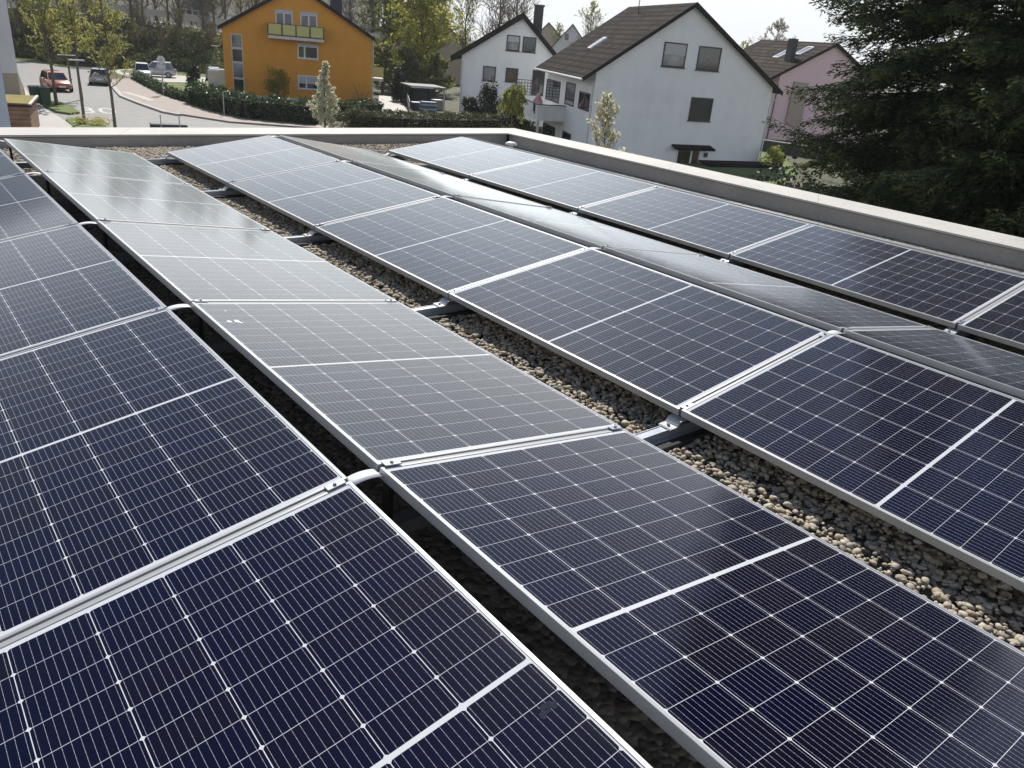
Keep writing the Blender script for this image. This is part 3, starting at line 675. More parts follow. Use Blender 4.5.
# white house beyond the balcony
P0 = onz(458.5, 119); H2 = House('white_house', 'white gabled house with dark roof and black chimney, left of the larger white house', P0, Vector((.766, -.643, 0)))
yv = -.45; Lp, Rp, Ap = H2.front(450.5, 56, yv), H2.front(568, 49.5, yv), H2.front(523.5, 12.5, yv); Rp.z = Lp.z+.1
wl = H2.front(560.5, 60).x
H2.gable([(0, -1), (wl, -1), (wl, onroof(wl, Lp, Ap, Rp)-.22), (Ap.x, Ap.z-.22), (0, onroof(0, Lp, Ap, Rp)-.22)], 12, M_WHITE2)
H2.roof((Lp.x, Lp.z), (Ap.x, Ap.z), (Rp.x, Rp.z), yv, 12.5, .42, M_TILE2, M_WOODDK)
H2.px_window(506.6, 35.2, 520, 51, M_FRAMED, M_GLASSC, bars=(), sill=M_FRAMED, blind=.4)
H2.px_window(522.6, 37, 536, 52.4, M_FRAMED, M_GLASS, sill=M_FRAMED)
H2.px_window(482.8, 66.2, 495.7, 81, M_FRAMED, M_GLASSC, sill=M_FRAMED)
H2.px_window(505.6, 68, 518, 82, M_FRAMED, M_GLASSB, sill=M_FRAMED)
H2.px_window(531.8, 70.3, 544.2, 96, M_FRAMED, M_GLASS, bars=(), name='terrace_door')
H2.px_window(504, 98, 516, 110, M_FRAMED, M_GLASS, name='cellar_window')
a, c = H2.front(533, 24, 2.5), H2.front(544, 6.4, 2.5); b = MB(); b.box(a.x, c.x, 2.2, 3.3, a.z-1.5, c.z); ch = b.build('chimney', M_CHIM, H2.root)
b = MB(); b.box(a.x-.08, c.x+.08, 2.12, 3.38, c.z+.002, c.z+.1); b.build('chimney_cap', M_METALDK, ch)
b = MB(); b.tube([(.1, -.07, 0), (.1, -.07, Lp.z-.3)], .05, 6); b.build('downpipe', M_METALLT, H2.root)

# large white house on the right
Rg = onz(757, 165); a3 = Vector((.966, -.259, 0)).normalized()
t_ = House.__new__(House); t_.P0 = Rg; t_.a = a3; t_.n = Vector((.259, .966, 0)).normalized(); t_.k = 0
xl = t_.front(592.5, 105).x
P0 = Rg+a3*xl; K3 = .22
H3 = House('white_house', 'large white house with brown tiled roof, skylight and long corner balcony', P0, a3, K3)
wl = -xl; yv = -.4; Lp, Rp, Ap = H3.front(584, 77.5, yv), H3.front(784, 92.5, yv), H3.front(698.5, 2.5, yv); Lp.z = Rp.z = (Lp.z+Rp.z)/2
fe = H3.side(536, 64.5, Lp.x-yv*0); D3 = fe.y
H3.gable([(0, -1.5), (wl, -1.5), (wl, onroof(wl, Lp, Ap, Rp)-.2), (Ap.x, Ap.z-.2), (0, onroof(0, Lp, Ap, Rp)-.2)], D3-.3, M_WHITE)
H3.roof((Lp.x, Lp.z), (Ap.x, Ap.z), (Rp.x, Rp.z), yv, D3, .16, M_TILE, M_WOODDK)
H3.px_window(662.8, 42.5, 686, 67.2, M_FRAMED, M_GLASSC, blind=.5, sill=M_FRAMED)
H3.px_window(697.3, 46.6, 720.2, 70.7, M_FRAMED, M_GLASSB, sill=M_FRAMED)
H3.px_window(689.5, 97.6, 711.6, 121, M_FRAMED, M_GLASS, sill=M_FRAMED)
H3.px_window(675.3, 147.5, 699, 172, M_FRAMEW, M_GLASSB, bars=(.62,), name='entrance_door', fw=.12)
a, c = H3.front(671.5, 146), H3.front(710, 146); b = MB()
b.add([(a.x,-.75,a.z-.06),(c.x,-.75,a.z-.06),(c.x,-.003,a.z+.14),(a.x,-.003,a.z+.14),(a.x,-.75,a.z-.18),(c.x,-.75,a.z-.18),(c.x,-.003,a.z+.02),(a.x,-.003,a.z+.02)], [(0,1,2,3),(7,6,5,4),(0,4,5,1),(1,5,6,2),(0,3,7,4)])
b.build('door_canopy', M_TILE2, H3.root)
a = H3.front(705.3, 155); b = MB(); b.box(a.x-.14, a.x+.14, -.12, -.002, a.z-.16, a.z+.16); b.build('letter_box', M_METALDK, H3.root)
# skylight on the left slope
sl_n = Vector((-(Ap.z-Lp.z), 0, (Ap.x-Lp.x))).normalized()
def slope(u, v):
    d = Vector(ray(u, v)); dl = Vector((d.dot(H3.a), d.dot(H3.n), d.z)); c = H3.loc(CAM); p = Vector((Lp.x, 0, Lp.z)); p = Vector((p.x+K3*0, 0, p.z))
    sx = Vector((Ap.x-Lp.x, 0, Ap.z-Lp.z)); sy = Vector((K3, 1, 0)); nn = sx.cross(sy); t = (p-c).dot(nn)/dl.dot(nn); return c+dl*t
pa, pb = slope(588.5, 49.5), slope(607, 38.5); ex = Vector((Ap.x-Lp.x, 0, Ap.z-Lp.z)).normalized(); ey = Vector((K3, 1, 0)).normalized(); en = ex.cross(ey).normalized(); en = en if en.z > 0 else -en
ln = max(1.2, abs((pb-pa).dot(ex))); b = MB()
mm = Matrix.Identity(4); cen = (pa+pb)/2
for i in range(3): mm[i][0], mm[i][1], mm[i][2], mm[i][3] = ex[i], ey[i], en[i], cen[i]
b.box(-ln/2, ln/2, -.45, .45, .002, .14, mm); s_ = b.build('skylight', M_SKYL, H3.root)
b = MB(); b.box(-ln/2+.12, ln/2-.12, -.33, .33, .142, .15, mm); b.build('pane', M_GLASSC, s_)
a = H3.front(637, 12, 5); zr = Ap.z; b = MB(); xx = Ap.x+K3*5
pz = slope(638, 13.5); b.tube([tuple(pz-Vector((0,0,.1))), tuple(pz+Vector((0,0,2.6)))], .035, 6); b.box(pz.x-.4, pz.x+.4, pz.y-.02, pz.y+.02, pz.z+2.0, pz.z+2.04); b.build('aerial', M_METALDK, H3.root)
# gutter, side wall openings, balcony
b = MB(); q0, q1 = H3.sh(Lp.x-.06, yv, Lp.z-.12), H3.sh(Lp.x-.06, D3, Lp.z-.12); b.tube([q0, q1], .075, 8); b.tube([H3.sh(-.06, .25, Lp.z-.2), H3.sh(-.06, .25, -.5)], .05, 6); b.build('gutter', M_FRAMEW, H3.root)
MS = H3.M_side()
kn = math.hypot(K3, 1)
def side_win(u0, v0, u1, v1, v2, v3, **kw):               # seen left top, right top, right bottom, left bottom
    a, c, e, g_ = H3.side(u0, v0), H3.side(u1, v1), H3.side(u1, v2), H3.side(u0, v3)
    return H3.window(-max(a.y, g_.y)*kn, -min(c.y, e.y)*kn, (e.z+g_.z)/2, (a.z+c.z)/2, M_FRAMED, M_GLASS, M=MS, **kw)
side_win(580.2, 90, 588.6, 94, 112, 109, bars=(.5,))
side_win(567, 81, 573.5, 84, 107, 104.5, name='balcony_door')
side_win(547.5, 78, 558.8, 82, 103.5, 100, bars=(.5,), name='balcony_door')
side_win(543.5, 123, 554, 126, 142, 140, name='cellar_door')
side_win(563, 131, 570, 133, 146, 144, name='cellar_window')
X0 = -2.3
a, c = H3.side(538.5, 104, X0), H3.side(515, 91, X0); zl = H3.side(538.3, 120.5, X0).z; zt = a.z
def slab(y0, y1, x0, x1, z0, z1, b):
    b.add([H3.sh(x,y,z) for z in (z0,z1) for x,y in ((x0,y0),(x1,y0),(x1,y1),(x0,y1))], [(0,3,2,1),(4,5,6,7),(0,1,5,4),(1,2,6,5),(2,3,7,6),(3,0,4,7)])
yb0, yb1 = a.y, min(c.y, a.y+11)
b = MB(); slab(yb0, yb1, X0, -.003, zl, zl+.2, b); b.build('balcony_slab', M_SLAB, H3.root)
b = MB(); slab(yb0, yb1, X0-.06, X0, zl-.05, zt-.06, b); slab(yb0-.06, yb0, X0-.06, -.003, zl-.05, zt-.06, b); b.build('balcony_parapet', M_WHITE, H3.root)
b = MB(); slab(yb0, yb1, X0-.1, X0+.05, zt-.057, zt, b); slab(yb0-.1, yb0+.0, X0-.1, -.003, zt-.057, zt, b); b.build('handrail', M_WOODDK, H3.root)
b = MB(); slab(yb0+.1, yb0+.3, X0+.05, X0+.25, -1, zl-.003, b); b.build('balcony_post', M_SLAB, H3.root)
b = MB()                                                   # lattice screen at the far end
ys = yb1-.1
for k in range(9): t = X0+(-X0-.05)*k/8; b.tube([H3.sh(t, ys, zt), H3.sh(t, ys, zt+1.25)], .025, 4)
for k in range(6): b.tube([H3.sh(X0, ys, zt+.02+k*.24), H3.sh(-.03, ys, zt+.02+k*.24)], .025, 4)
for k in range(12): yy = yb1-.3-k*.3; b.tube([H3.sh(X0, yy, zt), H3.sh(X0, yy, zt+.95-k*.05)], .022, 4)
b.tube([H3.sh(X0, yb1-.2, zt+.95), H3.sh(X0, yb1-3.7, zt+.4)], .03, 4); b.tube([H3.sh(X0, yb1-.2, zt+.5), H3.sh(X0, yb1-3.7, zt+.2)], .03, 4)
b.build('lattice_screen', M_METALDK, H3.root)
b = MB(); b.tube([(wl+.07, -.07, .1), (wl+.07, -.07, Rp.z-.9), (Rp.x-.2, -.12, Rp.z-.28)], .05, 6); b.build('downpipe', M_FRAMEW, H3.root)
def on_house(h, p): return Matrix.Translation(h.P0) @ Matrix.Rotation(math.atan2(h.a.y, h.a.x), 4, 'Z') @ Vector(p)
M_CLOTH = plain('faded_pink_cloth', (.50, .27, .29), .9); M_NAVY = plain('navy_cloth', (.03, .04, .08), .9)
pw = on_house(H3, H3.sh(X0+.35, yb0+1.6, zt-.15)); b = MB(); b.smooth = True
b.loft([[(r*math.cos(k*math.pi/7)*(1+.12*math.sin(k*2.3)), r*math.sin(k*math.pi/7), z) for k in range(14)] for r, z in ((.34, -.6), (.38, -.1), (.36, .25), (.22, .55), (.08, .75), (.02, .8))])
o = b.build('folded_parasol', M_CLOTH); o.location = pw; tag(o, 'folded pink parasol standing on the white house balcony', 'parasol')
pw = on_house(H3, H3.sh(X0-.09, yb0+.9, zt-.02)); b = MB(); b.box(-.02, .02, -.25, .0, -.75, .02); b.box(-.02, .02, .12, .34, -.6, .02); b.box(.0, .1, -.25, .34, .005, .025)
o = b.build('hanging_cloths', M_NAVY); o.location = pw; o.rotation_euler = (0, 0, H3.root.rotation_euler.z-math.atan(K3)); tag(o, 'two dark cloths hung over the balcony rail of the white house', 'laundry')
# lean-to in front of the gable
a, c = H3.front(712, 166, -1.5), H3.front(757, 176, -1.5); rt = empty('lean_to_shed', 'low dark roofed lean-to at the foot of the white gable', 'shed', on_house(H3, (a.x, -2.4, 0)), H3.root.rotation_euler.z)
wd = c.x-a.x+2.6; b = MB(); b.box(0, wd, 0, 2.3, -1.4, -.27); b.build('wall', M_WHITE, rt)
b = MB(); b.add([(-.2,-.25,-.17),(wd+.2,-.25,-.17),(wd+.2,2.36,.27),(-.2,2.36,.27),(-.2,-.25,-.25),(wd+.2,-.25,-.25),(wd+.2,2.36,.15),(-.2,2.36,.15)], [(0,1,2,3),(7,6,5,4),(0,4,5,1),(1,5,6,2),(0,3,7,4)]); b.build('roof', M_TILE2, rt)

# pink house, half behind the spruce
P0 = onz(767, 139); H4 = House('pink_house', 'pink rendered house with beige wall panel, left of the spruce', P0, Vector((.93, -.37, 0)))
yv = -.4; Lp, Ap = H4.front(770, 78, yv), H4.front(838, 43, yv); Rp = Vector((2*Ap.x-Lp.x, yv, Lp.z)); wl = Rp.x-.5; x0 = H4.front(777, 80).x
H4.gable([(0, -1), (wl, -1), (wl, onroof(wl, Lp, Ap, Rp)-.2), (Ap.x, Ap.z-.2), (0, onroof(0, Lp, Ap, Rp)-.2)], 13, M_PINK)
H4.roof((Lp.x, Lp.z), (Ap.x, Ap.z), (Rp.x, Rp.z), yv, 13.4, .2, M_TILE3, M_WOODDK)
pl = [H4.front(u, v, -.25) for u, v in ((795, 81.5), (786, 122), (795, 127.5), (801, 125), (809, 83.5))]
b = MB(); n = len(pl); b.add([(p.x, -.25, p.z) for p in pl]+[(p.x, -.002, p.z) for p in pl], [tuple(range(n))]+[(i, n+i, n+(i+1) % n, (i+1) % n) for i in range(n)]); b.build('bay_cladding', M_BEIGE, H4.root)
a, c = H4.front(787.5, 60, 2.0), H4.front(796.5, 39, 2.0); b = MB(); b.box(a.x, c.x, 1.6, 2.6, a.z-2, c.z); b.build('chimney', M_CHIM, H4.root)
ex = Vector((Ap.x-Lp.x, 0, Ap.z-Lp.z)).normalized(); en = Vector((-ex.z, 0, ex.x)); 
for yy, t0, t1 in ((2.2, .62, .84), (4.6, .5, .72)):
    mm = Matrix.Identity(4); L_ = math.hypot(Ap.x-Lp.x, Ap.z-Lp.z)
    for i in range(3): mm[i][0], mm[i][1], mm[i][2], mm[i][3] = ex[i], (0,1,0)[i], en[i], (Lp.x, yy, Lp.z)[i]
    b = MB(); b.box(L_*t0, L_*t1, -.5, .5, .002, .14, mm); s_ = b.build('skylight', M_SKYL, H4.root); b = MB(); b.box(L_*t0+.1, L_*t1-.1, -.38, .38, .142, .15, mm); b.build('pane', M_GLASSC, s_)
b = MB(); b.tube([(-.1, -.1, 0), (-.1, -.1, Lp.z-.5)], .06, 6); b.build('downpipe', M_METALDK, H4.root)
# garden wall and bits between the white and the pink house
a, c = onz(757, 150), onz(822, 160); d = (c-a); rt = empty('garden_wall', 'low dark garden wall between white house and pink house', 'wall', a, math.atan2(d.y, d.x)); b = MB(); b.box(0, d.length+6, 0, .3, -.2, .9); b.build('blocks', M_METALDK, rt); b = MB(); b.box(-.05, d.length+6.05, -.06, .36, .903, .98); b.build('capping', M_LOT, rt)

# far gabled house between the two white houses, dark roofed house behind the trees
def small_house(name, label, pl, pr, pa, dist, base_v, wallm, roofm, d=9, win=()):
    A = atd(*pl, dist); B_ = atd(*pr, dist); dd = Vector((B_.x-A.x, B_.y-A.y, 0)); h = House(name, label, Vector((A.x, A.y, atd(pl[0], base_v, dist).z)), dd)
    L, R_, P = h.front(*pl), h.front(*pr), h.front(*pa); R_.z = L.z; wl = R_.x
    h.gable([(.4, -1), (wl-.4, -1), (wl-.4, onroof(wl-.4, L, P, R_)-.2), (P.x, P.z-.2), (.4, onroof(.4, L, P, R_)-.2)], d, wallm)
    h.roof((L.x, L.z), (P.x, P.z), (R_.x, R_.z), -.4, d+.4, .2, roofm, None)
    for wv in win: h.px_window(*wv, M_FRAMED, M_GLASS)
    return h
small_house('pale_house', 'small pale gabled house far behind, seen between the two white houses', (550, 48), (592, 51), (573, 23.5), 150, 60, M_GREYWALL, M_TILE2, 14, win=((565, 34, 568.5, 40),))
h5 = small_house('dark_roofed_house', 'dark roofed house hidden behind the yellow green maple', (368, 34), (468, 42), (419, 3), 135, 95, M_BROWNWALL, M_TILE2, 12)
b = MB(); a = h5.front(411, 9, 1); b.box(a.x-.5, a.x+.5, .5, 1.5, a.z-2, a.z+1.0); b.build('chimney', M_CHIM, h5.root)
small_house('brown_roofed_house', 'brown roofed house far behind the black chimney of the white house', (524, 46), (574, 49), (549, 22), 175, 70, M_BROWNWALL, M_TILE3, 12)

# neighbour building at the left picture edge, with shed and bins
A = onz(21.5, 95); dv = Vector((math.sin(math.radians(8)), math.cos(math.radians(8)), 0)); lv = Vector((-.96, -.28, 0))
rt = empty('apartment_building', 'pale rendered apartment block cut off by the left picture edge', 'building', A, math.radians(4))
zt = 16
b = MB(); b.box(-14, 0, -.0, 12, 1.6, zt); b.build('upper_wall', M_GREYWALL, rt)
b = MB(); b.box(-14, -.03, .03, 11.9, -.3, 1.597); b.build('base_wall', M_BROWNWALL, rt)
w0 = Vector(rt.matrix_basis.inverted() @ onz(4.2, 86, ZG)) if False else None
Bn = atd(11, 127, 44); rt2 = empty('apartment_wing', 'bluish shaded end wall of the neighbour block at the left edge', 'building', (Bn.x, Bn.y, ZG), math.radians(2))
b = MB(); b.box(-12, 0, 0, 9, -.2, -ZG+atd(0, 52, 44).z*0+9.5); b.build('wall', M_SHADEWALL, rt2)
b = MB(); b.box(-2.2, -1.0, -.03, -.003, 1.2, 2.6); b.build('window', M_GLASS, rt2)
c0 = onz(33.5, 138); rt = empty('garden_shed', 'small shed with horizontal brown boards and yellow green sedum roof', 'shed', c0, math.radians(-14))
hs = atd(33.5, 105, math.hypot(c0.x-CAM[0], c0.y-CAM[1])).z-ZG
b = MB(); b.box(-4.2, 0, 0, 4.6, -.1, hs-.12)
M_BOARD = G('brown_boards'); sp_ = M_BOARD.n('ShaderNodeSeparateXYZ'); M_BOARD.l(M_BOARD.coord(), sp_.inputs[0]); fr_ = M_BOARD.math('FRACT', M_BOARD.math('MULTIPLY', sp_.outputs[2], 4.2))
nz = M_BOARD.noise(1.2, 5); cc_ = M_BOARD.ramp(nz, [(.3, (.16, .085, .05)), (.7, (.30, .18, .11))]); cc_ = M_BOARD.mix(M_BOARD.math('MULTIPLY', M_BOARD.math('LESS_THAN', fr_, .14), .75), cc_, (.03, .02, .015)); M_BOARD.base(cc_); M_BOARD.bump(fr_, .5, .02); M_BOARD.set(Roughness=.75)
b.build('board_wall', M_BOARD.m, rt)
b = MB(); b.box(-4.35, .15, -.15, 4.75, hs-.117, hs); b.build('roof_edge', M_WOODDK, rt)
b = MB(); b.box(-4.2, .0, 0.0, 4.6, hs+.003, hs+.06); b.build('sedum_layer', M_SEDUM, rt)
b = MB(); b.box(.02, .14, -.14, 4.74, hs+.003, hs+.08); b.build('edge_trim', M_SLAB, rt)
M_BIN = plain('dark_green_plastic', (.025, .055, .032), .5, .15, 4)
def bin_(p, rz, label):
    rt = empty('wheelie_bin', label, 'bin', p, rz, 'dark green bins by the footpath'); b = MB()
    b.loft([[(-.42*s,-.36*s,z),(.42*s,-.36*s,z),(.42*s,.36*s,z),(-.42*s,.36*s,z)] for s, z in ((.82, .12), (1, 1.15))]); b.build('body', M_BIN, rt)
    b = MB(); b.add([(-.47,-.42,1.155),(.47,-.42,1.155),(.47,.44,1.155),(-.47,.44,1.155),(-.42,-.36,1.25),(.42,-.36,1.25),(.42,.38,1.31),(-.42,.38,1.31)], [(0,3,2,1),(4,5,6,7),(0,1,5,4),(1,2,6,5),(2,3,7,6),(3,0,4,7)]); b.build('lid', M_BIN, rt)
    for s in (-1, 1):
        b = MB(); b.cyl((0, 0), .11, -.04, .04, 12, Matrix.Translation((s*.36, .3, .11)) @ Matrix.Rotation(math.pi/2, 4, 'Y')); b.build('wheel', M_RUBBER, rt)
    rt.scale = (.82, .82, 1.0)
bin_(onz(37.5, 106.5)+Vector((0,0,.1)), .1, 'left dark green wheelie bin of two, nearer the shed'); bin_(onz(46.5, 107)+Vector((0,0,.1)), .05, 'right dark green wheelie bin of two, nearer the car')

# ------------------------------------------------------------------ cars
M_TYRE = plain('tyre_rubber', (.018, .018, .018), .8); M_RIM = plain('wheel_rim', (.4, .4, .41), .35, metal=.7); M_CGL = glassmat('car_glass', (.018, .022, .026), .03)
M_LAMP = plain('headlamp_glass', (.6, .62, .64), .1); M_TAIL = plain('tail_lamp', (.30, .02, .015), .25); M_PLATE = plain('number_plate', (.7, .7, .68), .5)
def paint(name, col, metal=.2): 
    g = G(name); g.base(g.ramp(g.noise(1.5, 4), [(.3, mul(col, .9)), (.7, mul(col, 1.06))])); g.set(Roughness=.35, Metallic=metal, Coat_Weight=.8, Coat_Roughness=.06) if False else g.set(Roughness=.35, Metallic=metal)
    g.p.inputs['Coat Weight'].default_value = .8; g.p.inputs['Coat Roughness'].default_value = .06; return g.m
def car(name, label, p, heading, mat, L=4.1, W=1.76, Hh=1.5, van=0):
    """nose towards local +x"""
    rt = empty(name, label, 'car', p, heading); k = L/4.1; b = MB(); b.smooth = True
    def ring(x, hw, z0, z1, r=.12):                       # rounded cross-section
        return [(x,-hw+r,z0),(x,hw-r,z0),(x,hw,z0+r),(x,hw+.015,(z0+z1)/2),(x,hw-.03,z1-r*.8),(x,hw-r-.04,z1),(x,-hw+r+.04,z1),(x,-hw+.03,z1-r*.8),(x,-hw-.015,(z0+z1)/2),(x,-hw,z0+r)]
    st = [(-2.03,.60,.42,.72),(-1.98,.76,.30,.90),(-1.80,.85,.24,.97),(-1.2,.88,.20,.96),(0,.88,.19,.93),(.9,.88,.20,.92),(1.35,.86,.21,.88),(1.75,.80,.24,.79),(1.96,.70,.30,.69),(2.03,.58,.38,.60)]
    sw = W/1.76
    b.loft([ring(x*k, hw*sw, z0, z1) for x, hw, z0, z1 in st]); body = b.build('body', mat, rt)
    b = MB(); zb, zr = .90, Hh
    base = [(-1.88*k, .76*sw), (1.02*k, .78*sw)]; top = [(-1.45*k, .60*sw), (.20*k, .60*sw)]
    rb = [(base[0][0],-base[0][1],zb),(base[1][0],-base[1][1],zb-.02),(base[1][0],base[1][1],zb-.02),(base[0][0],base[0][1],zb)]
    rm = [(top[0][0]-.08,-top[0][1]-.03,zr-.07),(top[1][0]+.12,-top[1][1]-.03,zr-.07),(top[1][0]+.12,top[1][1]+.03,zr-.07),(top[0][0]-.08,top[0][1]+.03,zr-.07)]
    rtp = [(top[0][0]+.08,-top[0][1]+.1,zr),(top[1][0]-.1,-top[1][1]+.1,zr),(top[1][0]-.1,top[1][1]-.1,zr),(top[0][0]+.08,top[0][1]-.1,zr)]
    b.loft([rb, rm, rtp]); b.build('cabin', mat, rt)
    def pane(name, q, off):
        b = MB(); q = [Vector(x) for x in q]; n = (q[1]-q[0]).cross(q[2]-q[0]).normalized(); n = n if n.dot(Vector(off)) > 0 else -n
        cen = sum(q, Vector())/4; q = [cen+(x-cen)*.90 for x in q]; b.add([x+n*.012 for x in q]+[x-n*.01 for x in q], [(0,1,2,3),(0,4,5,1),(1,5,6,2),(2,6,7,3),(3,7,4,0)]); b.build(name, M_CGL, rt)
    pane('windscreen', [rb[1], rb[2], rm[2], rm[1]], (1,0,1)); pane('rear_window', [rb[0], rb[3], rm[3], rm[0]], (-1,0,1))
    for s, i0, i1 in ((-1, 0, 1), (1, 3, 2)):
        A, B_, C_, D_ = [Vector(x) for x in (rb[i0], rb[i1], rm[i1], rm[i0])]
        for t0, t1 in ((.0, .30), (.30, .64), (.64, .97)): pane('side_window', [A.lerp(B_, t0), A.lerp(B_, t1), D_.lerp(C_, t1), D_.lerp(C_, t0)], (0, s, .1))
    for sx in (-1.25*k, 1.27*k):
        for s in (-1, 1):
            Mw = Matrix.Translation((sx, s*.80*sw, .31)) @ Matrix.Rotation(math.pi/2, 4, 'X'); b = MB(); b.cyl((0,0), .31, -.11, .11, 18, Mw); wv = b.build('wheel', M_TYRE, rt); b = MB(); b.cyl((0,0), .20, -.113, .113, 12, Mw); b.build('rim', M_RIM, wv)
    for s in (-1, 1):
        b = MB(); b.bevbox(1.80*k, 2.0*k, s*.60*sw-.15, s*.60*sw+.15, .58, .70, .03); b.build('headlight', M_LAMP, rt)
        b = MB(); b.bevbox(-2.0*k, -1.82*k, s*.68*sw-.09, s*.68*sw+.09, .66, .90, .03); b.build('tail_light', M_TAIL, rt)
        b = MB(); b.bevbox(.78*k, .95*k, s*.97*sw-.09, s*.97*sw+.09, .93, 1.06, .03); b.build('wing_mirror', mat, rt)
    b = MB(); b.box(2.02*k, 2.05*k, -.26, .26, .40, .51); b.build('number_plate', M_PLATE, rt)
    b = MB(); b.box(-2.05*k, -2.0*k, -.26, .26, .50, .61); b.build('number_plate', M_PLATE, rt)
    b = MB(); b.box(1.95*k, 2.035*k, -.42, .42, .24, .38); b.build('grille', M_RUBBER, rt)
    return rt
p = onz(57, 90); car('parked_car', 'copper red hatchback facing the camera on the street', p, math.radians(-108+20), paint('copper_paint', (.36, .115, .055)), 4.2, 1.8, 1.52)
p = onz(157, 76.5); car('parked_car', 'silver hatchback seen from the side on the parking area behind the sign', p, math.radians(158), paint('silver_paint', (.50, .51, .53), .4), 4.3, 1.8, 1.66)
p = onz(143, 78.5); car('parked_car', 'small white car parked nose out beside the silver hatchback', p, math.radians(-104), paint('white_paint', (.72, .72, .72), .0), 3.8, 1.72, 1.62)
p = onz(101, 84); car('parked_car', 'grey car standing by the kerb behind the young street trees', p, math.radians(75), paint('grey_paint', (.33, .34, .35), .4), 4.3, 1.8, 1.5)
p = onz(214.5, 80); car('parked_car', 'dark grey blue car half hidden behind the white cover by the orange house', p, math.radians(70), paint('slate_paint', (.10, .13, .18), .4), 4.3, 1.8, 1.5)

# ------------------------------------------------------------------ street furniture
p = onz(164, 96.3); rt = empty('road_sign', 'round white road sign with small plate on a grey post at the pavement hedge', 'sign', (p.x, p.y, ZG+.1)); hd = math.hypot(p.x-CAM[0], p.y-CAM[1])
zs = atd(157, 59.5, hd).z-ZG-.1; face = Matrix.Rotation(math.radians(-14), 4, 'Z'); lat = -(atd(160, 75, hd)-atd(156.8, 75, hd)).length
b = MB(); b.tube([(0,0,0), (0,0,zs-.15)], .06, 8); b.build('post', M_METALLT, rt)
Ms = Matrix.Translation((0, -.08, zs)) @ face @ Matrix.Rotation(math.pi/2, 4, 'X')
b = MB(); b.cyl((0,0), .34, -.015, .015, 24, Ms); b.build('disc', M_FRAMEW, rt); b = MB(); b.cyl((0,0), .14, .016, .022, 20, Ms); b.build('disc_centre', M_METALLT, rt)
b = MB(); b.box(-.34, .34, -.1, -.06, zs-.75, zs-.38); b.build('sub_plate', M_FRAMEW, rt)
M_LPOLE = plain('weathered_lamp_pole', (.11, .10, .085), .6)
def lamp(u, v, vt, label, arm, lat=0.0):
    p = onz(u, v); hd = math.hypot(p.x-CAM[0], p.y-CAM[1]); zt = atd(u, vt, hd).z-ZG
    rt = empty('street_lamp', label, 'street lamp', (p.x, p.y, ZG)); b = MB(); b.tube([(0,0,0), (0,0,zt)], [.10, .07], 10); b.build('pole', M_LPOLE, rt)
    b = MB(); b.bevbox(-arm, arm, -.13, .13, zt+.003, zt+.09, .03); b.build('lamp_head', M_METALLT, rt); return rt
lamp(85, 125.5, 61.5, 'grey street lamp with flat head between the two young trees', .45)
lamp(71, 84, 56, 'grey street lamp with flat head beyond the copper car', .8)
lamp(217, 75, 46.5, 'thin street lamp at the left corner of the orange house', .5)
b = MB(); p = onz(443, 125); hd = math.hypot(p.x-CAM[0], p.y-CAM[1]); zt = atd(443, 89, hd).z-ZG; rt = empty('garden_post', 'grey post with short top bar standing behind the clipped hedge', 'post', (p.x, p.y, ZG))
b.tube([(0,0,0), (0,0,zt)], .07, 8); b.build('pole', M_METALLT, rt); b = MB(); b.box(-1.1, .3, -.05, .05, zt+.003, zt+.09); b.build('bar', M_METALDK, rt)
p = onz(224.5, 117); rt = empty('fence_post', 'thin grey post in front of the laurel hedge', 'post', (p.x, p.y, ZG+.1)); b = MB(); b.tube([(0,0,0), (0,0,1.75)], .035, 8); b.build('pole', M_METALLT, rt); b = MB(); b.cyl((0,0), .05, 1.753, 1.80, 8); b.build('cap', M_METALDK, rt)
# white covered object beside the orange house
p = onz(218.5, 89); rt = empty('covered_trailer', 'white tarpaulin covered object on the lawn beside the orange house', 'trailer', (p.x, p.y, ZG), math.radians(-20))
b = MB(); b.bevbox(-.95, .95, -.7, .7, .25, 1.95, .18); o = b.build('cover', M_FRAMEW, rt); b = MB(); b.box(-.75, .75, -.6, .6, .0, .245); b.build('base', M_RUBBER, rt)
# dark stand with posts beyond the parapet
c = atd(169, 128, 34); rt = empty('sign_stand', 'black flat topped stand with two upright posts just beyond the far parapet', 'stand', (c.x, c.y, ZG), math.radians(-12)); hz = atd(169, 123.9, 34).z-ZG
b = MB(); b.bevbox(-.66, .66, -.25, .25, hz-.45, hz, .03); b.build('box', M_METALDK, rt)
for s in (-.29, .37):
    b = MB(); b.tube([(s, -.27, 0), (s, -.27, hz+.36)], .022, 6); b.build('post', M_METALLT, rt)
# carport and clutter in the garden by the path
cp = onz(412, 107); rt = empty('carport', 'dark open carport with white edged flat roof beyond the garden path', 'carport', cp, math.radians(-16)); sc_ = (onz(434, 107)-onz(410, 107)).length
zt = atd(422, 86.5, math.hypot(cp.x-CAM[0], cp.y-CAM[1])).z-ZG
for x in (0, sc_*.5, sc_):
    for y in (0, 4):
        b = MB(); b.box(x-.07, x+.07, y-.07, y+.07, 0, zt-.2); b.build('post', M_WOODDK, rt)
b = MB(); b.box(-.2, sc_+.2, -.3, 4.3, zt-.197, zt); b.build('roof', M_METALDK, rt); b = MB(); b.box(-.2, sc_*.85, -.36, -.303, zt-.17, zt+.05); b.build('fascia', M_FRAMEW, rt)
b = MB(); b.box(.05, sc_-.05, 3.7, 3.76, 0, zt-.3); b.build('back_wall', M_METALDK, rt)
M_BLUE = plain('blue_grey_plastic', (.10, .13, .22), .5); M_LBLUE = plain('pale_blue_boards', (.42, .50, .54), .6)
p = onz(428, 112); rt = empty('slatted_crate', 'blue grey slatted crate in front of the dark carport', 'crate', p, math.radians(-16))
